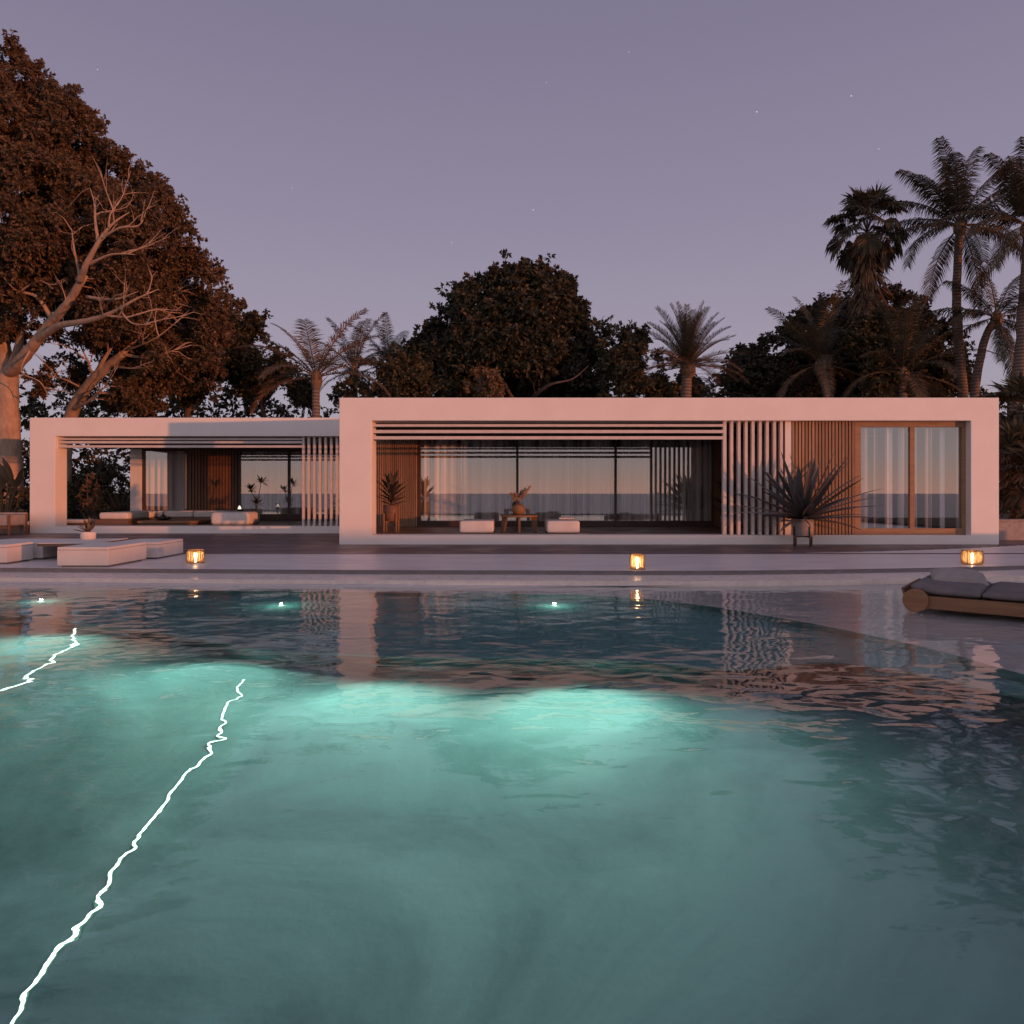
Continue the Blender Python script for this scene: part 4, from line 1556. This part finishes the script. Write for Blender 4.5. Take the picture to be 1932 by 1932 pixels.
# second leaning tree
polyB = [(210, 500), (300, 470), (338, 462), (385, 474), (412, 520), (438, 556), (446, 600), (425, 640), (410, 700), (372, 772), (240, 782), (140, 770), (60, 770), (70, 700), (150, 640), (230, 600)]
limbsB = [([(118, 950), (122, 850), (132, 790), (150, 750, -.6), (178, 715, -1.2), (205, 690, -1.6), (232, 668, -2)], .36, .16),
          ([(140, 770, -.5), (170, 755, -1.4), (190, 735, -2), (212, 728, -2.2)], .10, .04),
          ([(175, 718, -1.2), (195, 680, -1.8), (215, 650, -2), (240, 625, -2)], .14, .05),
          ([(228, 670, -2), (260, 640, -2), (300, 600, -1), (340, 540, 0)], .13, .04),
          ([(232, 668, -2), (280, 675, -2.2), (330, 660, -2)], .09, .03),
          ([(160, 735, -.9), (120, 715, -1), (95, 712, -1)], .06, .015),
          ([(178, 715, -1.2), (165, 680, -1.8), (150, 640, -2.2), (170, 600, -2.4)], .06, .012),
          ([(165, 680, -1.8), (140, 660, -2.2), (135, 630, -2.3)], .035, .01),
          ([(205, 690, -1.6), (250, 695, -2.4), (290, 690, -2.6)], .05, .012),
          ([(212, 650, -2), (205, 610, -2.6), (185, 580, -2.8)], .05, .012),
          ([(240, 660, -2.2), (290, 640, -3), (330, 610, -3)], .05, .012)]
tree('broadleaf_tree', 'leaning pale-limbed tree beside the giant tree, over the rear roof', polyB, 32.0, 3.5, 1150, .26, .62, 320, .15, M['leaf_big'], M['bark_pale'], limbsB, 202, gap=-.12, ntw=90,
     sparse=([(90, 800), (90, 700), (150, 690), (215, 640), (260, 640), (240, 700), (200, 770)], .3, 3))
polyC = [(395, 600), (440, 560), (470, 575), (492, 605), (520, 655), (545, 690), (580, 720), (600, 768), (560, 772), (480, 745), (400, 745), (340, 775), (330, 700)]
limbsC = [([(352, 950), (352, 820), (356, 770), (372, 735), (395, 700), (420, 650)], .22, .06),
          ([(500, 950), (498, 800), (492, 760), (480, 730), (470, 690), (460, 640)], .18, .05),
          ([(494, 765), (515, 735), (540, 715)], .10, .03)]
tree('broadleaf_tree', 'dark broad-leaved tree behind the left coconut palm', polyC, 36.0, 3.0, 620, .3, .7, 220, .18, M['leaf_dark'], M['bark_dark'], limbsC, 303, ntw=60)
# centre tree
polyD = [(742, 745), (735, 700), (760, 655), (800, 632), (828, 608), (836, 580), (850, 552), (884, 528), (925, 532), (950, 508), (975, 498), (1005, 502), (1030, 504), (1055, 514), (1075, 532),
         (1086, 560), (1104, 590), (1112, 640), (1135, 690), (1150, 772), (740, 772)]
limbsD = [([(985, 950), (982, 850), (985, 780), (990, 720), (985, 640), (975, 560)], .34, .08),
          ([(985, 775), (1010, 745, -2.5), (1040, 725, -3.4), (1080, 715, -3.6), (1110, 690, -3.4)], .13, .03),
          ([(985, 780), (960, 740, -1.5), (940, 700, -2), (900, 650, -2)], .14, .04),
          ([(985, 740), (1020, 680, -1), (1050, 600, -1)], .13, .04)]
tree('broadleaf_tree', 'tall dark rounded tree at the centre, above the big pavilion', polyD, 36.0, 4.2, 1500, .3, .75, 190, .23, M['leaf_dark'], M['bark_dark'], limbsD, 404, gap=-.12, ntw=110)
polyD2 = [(1095, 640), (1100, 600), (1120, 575), (1150, 578), (1160, 600), (1150, 640), (1120, 670)]
tree('broadleaf_tree', 'thin see-through tree at the right shoulder of the centre tree', polyD2, 35.0, .8, 40, .25, .5, 80, .2, M['leaf_mid'], M['bark_dark'],
     [([(1090, 950), (1092, 780), (1100, 700), (1115, 640), (1140, 595)], .1, .02)], 414, ntw=24)
polyE = [(1125, 772), (1128, 690), (1145, 640), (1170, 622), (1205, 622), (1232, 640), (1245, 690), (1275, 740), (1280, 772)]
tree('broadleaf_tree', 'small rounded tree between the centre tree and the date palm', polyE, 33.5, 2.2, 400, .25, .55, 220, .17, M['leaf_mid'], M['bark_dark'],
     [([(1190, 950), (1192, 820), (1190, 740), (1186, 680)], .16, .05)], 505, ntw=40)
polyE2 = [(635, 772), (645, 720), (690, 690), (740, 660), (790, 668), (840, 720), (860, 772)]
tree('broadleaf_tree', 'reddish shrubby tree low in front of the centre tree', polyE2, 32.5, 1.8, 170, .35, .65, 150, .15, M['leaf_mid'], M['bark_dark'],
     [([(745, 950), (748, 830), (752, 740)], .12, .04)], 515, ntw=40)
polyE3 = [(855, 772), (870, 712), (900, 690), (940, 700), (950, 772)]
tree('broadleaf_tree', 'brown-leaved shrubby tree right against the roof below the centre tree', polyE3, 31.5, 1.2, 70, .3, .5, 160, .14, M['leaf_dry'], M['bark_dark'],
     [([(905, 950), (905, 830), (903, 740)], .1, .03)], 525, ntw=24)
polyF = [(1360, 772), (1378, 700), (1395, 660), (1430, 650), (1470, 632), (1495, 610), (1512, 585), (1560, 568), (1600, 562), (1650, 556), (1690, 546), (1735, 560), (1752, 590), (1785, 612),
         (1805, 640), (1826, 690), (1850, 772)]
limbsF = [([(1600, 950), (1600, 850), (1605, 760), (1610, 690), (1620, 620)], .3, .08), ([(1605, 770), (1560, 720), (1520, 650)], .14, .04), ([(1605, 770), (1660, 710), (1720, 620)], .14, .04)]
tree('broadleaf_tree', 'wide dark tree at the right, behind the palms', polyF, 37.5, 4.0, 1200, .3, .72, 190, .21, M['leaf_dark'], M['bark_dark'], limbsF, 606, gap=-.12, ntw=80)
polyF2 = [(1240, 772), (1260, 715), (1300, 700), (1350, 705), (1400, 690), (1440, 720), (1450, 772)]
tree('broadleaf_tree', 'low thin tree under the date palm', polyF2, 35.5, 1.6, 90, .35, .6, 110, .18, M['leaf_dark'], M['bark_dark'], [([(1345, 950), (1346, 830), (1350, 730)], .12, .04)], 616, ntw=30)
polyF3 = [(1585, 772), (1588, 640), (1612, 598), (1650, 590), (1685, 600), (1705, 660), (1700, 772)]
tree('broadleaf_tree', 'brownish leafy tree hiding the trunk of the shaggy fan palm', polyF3, 32.0, 1.0, 260, .22, .5, 200, .16, M['leaf_mid'], M['bark_dark'],
     [([(1648, 950), (1650, 830), (1646, 720)], .12, .04)], 626, ntw=30)
# wood behind everything
polyW = [(-300, 1000), (-300, 800), (-100, 760), (60, 752), (250, 748), (400, 738), (520, 748), (640, 730), (900, 700), (1250, 720), (1500, 700), (1780, 740), (1880, 820), (2300, 760), (2300, 1000)]
cs, rs = clumps_in(polyW, 47.0, 2.5, 900, .7, 1.3, 700, -.3)
tag(quadmesh('far_wood', leaf_cloud(cs, rs, 34, .36, .3, .8, 7), M['leaf_dark']), kind='stuff')


# ---- palms
def frond_mesh(name, length, e0, droop, nl, ll, mat, seed, hang=.6, vee=.35, wid=.05, tipk=.5):
    rr = random.Random(seed)
    mb = MB()
    p = Vector((0, 0, 0))
    e = e0
    pts, dirs = [], []
    n_ = 26
    sw = rr.uniform(-.25, .25)
    az = 0
    for i in range(n_ + 1):
        d = Vector((math.cos(e) * math.cos(az), math.cos(e) * math.sin(az), math.sin(e)))
        pts.append(p.copy())
        dirs.append(d)
        p = p + d * (length / n_)
        t = i / n_
        e -= droop / n_ * (.35 + 1.3 * t)
        az += sw / n_
    mb.tube(pts[::2] if len(pts) % 2 else pts, [max(.006, .035 * (1 - i / (len(pts[::2]) - 1)) + .004) for i in range(len(pts[::2]))], 5, False)
    for k in range(nl):
        t = .14 + .86 * (k + rr.uniform(-.3, .3)) / nl
        fi = min(n_ - 1e-3, max(0, t * n_))
        i = int(fi)
        q = pts[i].lerp(pts[i + 1], fi - i)
        d = dirs[i]
        side = Vector((-math.sin(az * t), math.cos(az * t), 0))
        up = side.cross(d) * -1
        up = d.cross(side)
        prof_ = math.sin(math.pi * min(1, .12 + .80 * t)) ** .7
        for s_ in (-1, 1):
            if rr.random() < .03:
                continue
            L_l = ll * prof_ * rr.uniform(.8, 1.15)
            fwd = .45 + tipk * t
            dv = (side * s_ * 1.0 + d * fwd + up * (vee + rr.uniform(-.15, .15))).normalized()
            a0_ = q
            a1_ = q + dv * L_l * .45 + Vector((0, 0, -hang * .10 * L_l))
            dv2 = (dv + Vector((0, 0, -hang * rr.uniform(.7, 1.3)))).normalized()
            a2_ = a1_ + dv2 * L_l * .55
            wv = d * (wid / 2)
            b0 = len(mb.v)
            mb.v += [tuple(a0_ - wv * .6), tuple(a0_ + wv * .6), tuple(a1_ + wv), tuple(a1_ - wv), tuple(a2_)]
            mb.f += [(b0, b0 + 1, b0 + 2, b0 + 3), (b0 + 3, b0 + 2, b0 + 4)]
    me = bpy.data.meshes.new(name)
    me.from_pydata(mb.v, [], mb.f)
    me.materials.append(mat)
    return me


def fan_mesh(name, pet, rad_, e0, mat, seed, droop=.6, nseg=34):
    rr = random.Random(seed)
    mb = MB()
    pts = []
    p = Vector((0, 0, 0))
    e = e0
    for i in range(7):
        pts.append(p.copy())
        d = Vector((math.cos(e), 0, math.sin(e)))
        p = p + d * pet / 6
        e -= droop * .5 / 6
    mb.tube(pts, [.022, .02, .018, .016, .014, .012, .01], 5, False)
    d = Vector((math.cos(e), 0, math.sin(e)))
    side = Vector((0, 1, 0))
    up = d.cross(side)
    c = pts[-1]
    for k in range(nseg):
        a = (k / (nseg - 1) - .5) * 2 * 2.15 + rr.uniform(-.03, .03)
        dv = (d * math.cos(a) + side * math.sin(a) + up * (.18 * abs(math.sin(a)) + rr.uniform(-.1, .1))).normalized()
        ln = rad_ * rr.uniform(.85, 1.1) * (1 - .22 * abs(a) / 2.15)
        sd = dv.cross(up).normalized()
        m1 = c + dv * ln * .55
        m2 = m1 + (dv + Vector((0, 0, -droop * rr.uniform(.5, 1.3)))).normalized() * ln * .45
        w1 = ln * .047
        b0 = len(mb.v)
        fold = up * w1 * (.8 if k % 2 else -.8)
        mb.v += [tuple(c), tuple(m1 + sd * w1 + fold), tuple(m1 - sd * w1 - fold), tuple(m2)]
        mb.f += [(b0, b0 + 1, b0 + 2), (b0 + 2, b0 + 1, b0 + 3)]
    me = bpy.data.meshes.new(name)
    me.from_pydata(mb.v, [], mb.f)
    me.materials.append(mat)
    return me


def coco_set(length, mats, seed, hang=.7, ll=.8, nl=58, e_list=None, wid=.05, vee=.3, dscale=1.0):
    e_list = e_list or (1.35, 1.05, .8, .5, .2, -.15)
    out_ = []
    for i, e in enumerate(e_list):
        out_.append((e, frond_mesh('frond', length, e, (.65 + .6 * (1.3 - max(e, .1))) * dscale * (1 if e > -.3 else .6), nl, ll, mats[i % len(mats)], seed + i, hang, vee, wid)))
    return out_


def palm(label, headpx, Y0, trunk, tr0, tr1, fronds, nf, seed, name='coconut_palm', group='palms around the house', lean=None, scale=1.0, azs=None, husk=True, bark=None,
         spec=None):
    rr = random.Random(seed)
    nf = len(spec) if spec else nf
    hx, hz = P(headpx[0], headpx[1], Y0)
    bx = PX(trunk[0][0], Y0)
    t = thing(name, label, 'palm tree', (bx, Y0, G), 0, group)
    mb = MB()
    limb(mb, trunk + [headpx], Y0, tr0, tr1, n=12, seed=seed)
    mb.build('trunk', bark or M['palm_trunk'], t, world=True, smooth=True)
    if husk:
        hb_ = MB()
        for k in range(16):
            a = rr.uniform(0, 6.28)
            hb_.blade((hx + .1 * math.cos(a), Y0 + .1 * math.sin(a), hz - .35), a, rr.uniform(.8, 1.5), rr.uniform(.5, .9) * scale, .14, rr.uniform(.2, .9), 4, .2, 'tri')
        hb_.lathe([(tr1, -.5), (tr1 * 1.7, -.25), (tr1 * 1.6, .05), (tr1 * .8, .3), (.01, .4)], 12, (hx, Y0, hz))
        hb_.build('crown_shaft', M['frond_dry'], t, world=True)
    for k in range(nf):
        s = k / max(1, nf - 1)
        i = min(len(fronds) - 1, int(s * len(fronds)))
        if spec:
            i = min(range(len(fronds)), key=lambda q: abs(fronds[q][0] - spec[k][1]))
        e, me = fronds[i]
        o = bpy.data.objects.new('frond', me)
        col.objects.link(o)
        o.parent = t
        a = k * 2.39996 + rr.uniform(-.25, .25) + seed if azs is None else azs[k % len(azs)]
        if spec:
            a = spec[k][0] + rr.uniform(-.08, .08)
        o.location = (hx - bx, 0, hz - G)
        o.rotation_euler = (rr.uniform(-.12, .12), rr.uniform(-.10, .10), a)
        sc_ = scale * rr.uniform(.88, 1.1)
        o.scale = (sc_, sc_, sc_)
    return t


FR = coco_set(4.0, [M['frond']], 900, 1.2, .95, 76, (1.38, 1.1, .8, .5, .2, -.1, -.5, -.95), .052, .05, 1.05)
PI = math.pi
SPEC1 = [(1.2, 1.4), (.1, 1.38), (PI + .2, 1.38), (PI, 1.1), (PI + .3, .8), (PI - .1, .2), (PI + .2, -.1), (PI - .4, .5), (.1, 1.1), (-.3, .8), (.1, .2), (-.2, -.1),
         (4.6, -.5), (1.7, -.5), (.3, -.95), (5.4, .5), (2.2, .8), (4.0, .8)]
SPEC2 = [(a_ + .35, e_) for a_, e_ in SPEC1]
SPEC3 = [(PI, 1.1), (.3, 1.1), (2.0, 1.38), (PI - .3, .5), (.2, .5), (PI + .4, .2), (-.3, .2), (4.6, .5), (PI, -.1), (0, -.1), (4.4, -.5), (-.4, -.5), (.6, -.95), (5.0, -.95)]
SPECB = [(PI - .1, 1.2), (.1, 1.2), (PI + .2, .9), (PI + .5, .6), (5.7, .6), (-.1, .9), (.3, .6), (2.7, .25), (1.5, .9), (4.7, .9), (-.2, .25), (PI, -.1), (4.2, .25)]
FR2 = coco_set(4.2, [M['frond'], M['frond'], M['frond'], M['frond'], M['frond'], M['frond_dry']], 950, .6, .7, 60)
FRB = coco_set(3.7, [M['frond_dry']], 970, .45, .8, 62, (1.35, 1.2, .9, .6, .25, -.1), .05, .3)
DATE = coco_set(3.2, [M['frond'], M['frond'], M['frond'], M['frond_dry'], M['frond_dry']], 1000, .12, .48, 64, (1.45, 1.15, .85, .5, .1), .035, .4, .75)

palm('tall slender coconut palm rising right of the shaggy fan palm', (1811, 425), 33.0, [(1822, 950), (1817, 760), (1808, 640), (1805, 540)], .26, .16, FR, 24, 1, scale=1.04, spec=SPEC1)
palm('tall coconut palm cut by the right picture edge', (1942, 428), 30.0, [(1912, 950), (1918, 760), (1926, 680), (1934, 560)], .34, .20, FR, 22, 2, scale=.92, spec=SPEC2)
palm('short coconut palm leaning right near the right edge', (1880, 600), 32.0, [(1832, 950), (1838, 760), (1848, 680), (1862, 630)], .22, .14, FR, 13, 3, scale=.78, spec=SPEC3)
palm('low palm spreading in front of the wide dark tree, left of its middle', (1548, 688), 33.0, [(1566, 950), (1562, 770), (1556, 720)], .22, .16, FR2, 22, 4, scale=.84)
palm('low palm with a long upright frond just left of the tall slender coconut palm', (1702, 706), 31.5, [(1702, 950), (1702, 820), (1702, 760)], .22, .18, FR2, 20, 5, scale=.92)
palm('date palm with a dense feathery head right of the small rounded tree', (1298, 692), 32.0, [(1292, 950), (1293, 800), (1295, 730)], .30, .21, DATE, 46, 6, name='date_palm', scale=.88)
palm('coconut palm with brown fronds standing over the rear pavilion roof', (597, 712), 30.5, [(596, 950), (596, 820), (596, 760)], .20, .15, FRB, 12, 7, scale=.9, spec=SPECB)
palm('dim palm behind the brown coconut palm, low over the roofs', (668, 700), 36.0, [(672, 950), (670, 800), (669, 740)], .18, .14, FR2, 14, 8, scale=.75)
palm('dim palm peeking over the roof at the left foot of the centre tree', (735, 690), 37.0, [(738, 950), (737, 800), (736, 740)], .18, .14, FR2, 12, 9, scale=.75)

# fan palm with a shaggy skirt
yF = 33.0
hx, hz = P(1636, 440, yF)
FAN = [(e, fan_mesh('frond', 1.36, .95, e, M['frond'], 60 + i, .6 + .3 * i, 40)) for i, e in enumerate((1.5, 1.3, 1.1, .8, .4, 0, -.4))]
FAND = [(e, fan_mesh('frond', .85, 1.0, e, M['frond_dry'], 80 + i, 1.3)) for i, e in enumerate((-.5, -.9))]
t = palm('tall fan palm with a shaggy skirt of dead leaves above the wide dark tree', (1636, 440), yF, [(1640, 950), (1640, 750), (1638, 600)], .36, .24, FAN + FAND[:1], 40, 10, name='fan_palm', husk=False)
mb = MB()
rr = random.Random(77)
for k in range(720):
    s = rr.random()
    z = hz - .4 - 3.7 * s
    a = rr.uniform(0, 6.283)
    r_ = .36 + .20 * min(1, s * 2) + rr.uniform(-.05, .12)
    x = hx + (.1 * s)
    mb.blade((x + math.cos(a) * (r_ - .15), yF + math.sin(a) * (r_ - .15), z + .25), a, -.8 + rr.uniform(-.3, .3), rr.uniform(.55, 1.05), rr.uniform(.05, .11), rr.uniform(.7, 1.2), 4, .2, 'leaf', rr.uniform(-1, 1))
mb.build('dead_skirt', M['frond_dry'], t, world=True)

# fan palms at the right end of the pavilion
FANS = [(e, fan_mesh('frond', .7, .85, e, M['frond'], 160 + i, .3 + .2 * i)) for i, e in enumerate((1.4, 1.1, .8, .4, .0, -.4))]
FANS2 = [(e, fan_mesh('frond', .7, .85, e, M['frond'] if i < 3 else M['frond_dry'], 180 + i, .3 + .25 * i)) for i, e in enumerate((1.4, 1.1, .8, .4, .0, -.4))]
palm('fan palm with dark leaves just above the right end of the pavilion roof', (1926, 775), 23.0, [(1930, 1010), (1929, 900)], .16, .13, FANS, 22, 11, name='fan_palm', husk=False, scale=.95)
palm('bushy fan palm with drooping leaves beside the right wall of the pavilion', (1912, 868), 21.6, [(1915, 1010), (1914, 930)], .14, .12, FANS2, 24, 12, name='fan_palm', husk=False, scale=.85)
palm('low fan palm nearest the planter wall at the right edge', (1950, 905), 20.6, [(1952, 1010), (1951, 950)], .14, .12, FANS2, 20, 13, name='fan_palm', husk=False, scale=.8)


def bush(label, poly, Y0, thick, count, r0, r1, per, size, mat, seed, name='shrub', group='shrubs around the house'):
    cs, rs = clumps_in(poly, Y0, thick, count, r0, r1, seed, -.3)
    x0 = sum(p_[0] for p_ in poly) / len(poly)
    t = thing(name, label, 'shrub', (PX(x0, Y0), Y0, G), 0, group)
    q = leaf_cloud(cs, rs, per, size, .2, .8, seed) - np.array([t.location.x, t.location.y, t.location.z])
    quadmesh('foliage', q, mat, t)
    mb = MB()
    rr = random.Random(seed)
    for k in range(7):
        c = Vector(rr.choice(cs))
        mb.tube([(t.location.x + rr.uniform(-.1, .1), Y0, G), Vector((t.location.x, Y0, 0)).lerp(c, .5), c], [.03, .02, .01], 5)
    mb.build('stem', M['bark_dark'], t, world=True)
    return t


bush('sunlit brown leafy shrub framed by the rear pavilion opening', [(150, 925), (160, 895), (175, 892), (192, 915), (195, 945), (186, 975), (160, 975), (150, 950)], 28.6, .6, 46, .18, .32, 230, .09, M['leaf_dry'], 801)
bush('dark hedge behind the rear pavilion opening', [(90, 1000), (90, 880), (150, 850), (250, 855), (260, 1000)], 31.5, .9, 120, .35, .6, 120, .15, M['leaf_dark'], 802)
bush('dark shrub at the left edge behind the bench', [(-80, 1000), (-80, 900), (20, 900), (60, 920), (62, 1000)], 26.5, .9, 80, .3, .55, 130, .13, M['leaf_dark'], 803)
bush('dark shrub in the planter at the right edge', [(1880, 990), (1885, 930), (1930, 920), (2050, 930), (2050, 990)], 20.2, .45, 60, .2, .35, 160, .08, M['leaf_dark'], 804)
bush('low dark shrub at the foot of the brown shrub', [(130, 985), (132, 955), (240, 958), (250, 985)], 27.9, .4, 40, .18, .3, 140, .09, M['leaf_dark'], 805)
t = thing('yucca', 'spiky yucca beside the inner white pillar of the rear pavilion', 'yucca', (PX(225, 28.0), 28.0, .0), 0)
mb = MB()
rr = random.Random(51)
for k in range(60):
    mb.blade((0, 0, .35), k * 2.4, rr.uniform(.1, 1.45), rr.uniform(1.0, 1.35), .06, rr.uniform(.05, .35), 6, .2)
mb.build('foliage', M['leaf_mid'], t)
MB().tube([(0, 0, 0), (0, 0, .4)], .08, 8).build('trunk', M['bark_dark'], t)
t = thing('banana_plant', 'tall broad-leaved plant with pale stems behind the armchair', 'plant', (PX(8, 24.0), 24.0, .0), 0)
mb = MB()
rr = random.Random(61)
for k in range(9):
    a = rr.uniform(0, 6.28)
    top = Vector((math.cos(a) * .25 + rr.uniform(-.1, .3), math.sin(a) * .2, rr.uniform(1.1, 1.7)))
    mb.tube([(rr.uniform(-.1, .1), rr.uniform(-.1, .1), 0), top * .5, top], [.035, .028, .016], 6)
    mb.blade(top, rr.choice((a, 0.3, 2.8)), rr.uniform(.9, 1.4), rr.uniform(.7, 1.0), rr.uniform(.22, .3), rr.uniform(.3, .9), 9, .12, 'leaf', rr.uniform(-.5, .5))
mb.build('foliage', M['leaf_dry'], t)
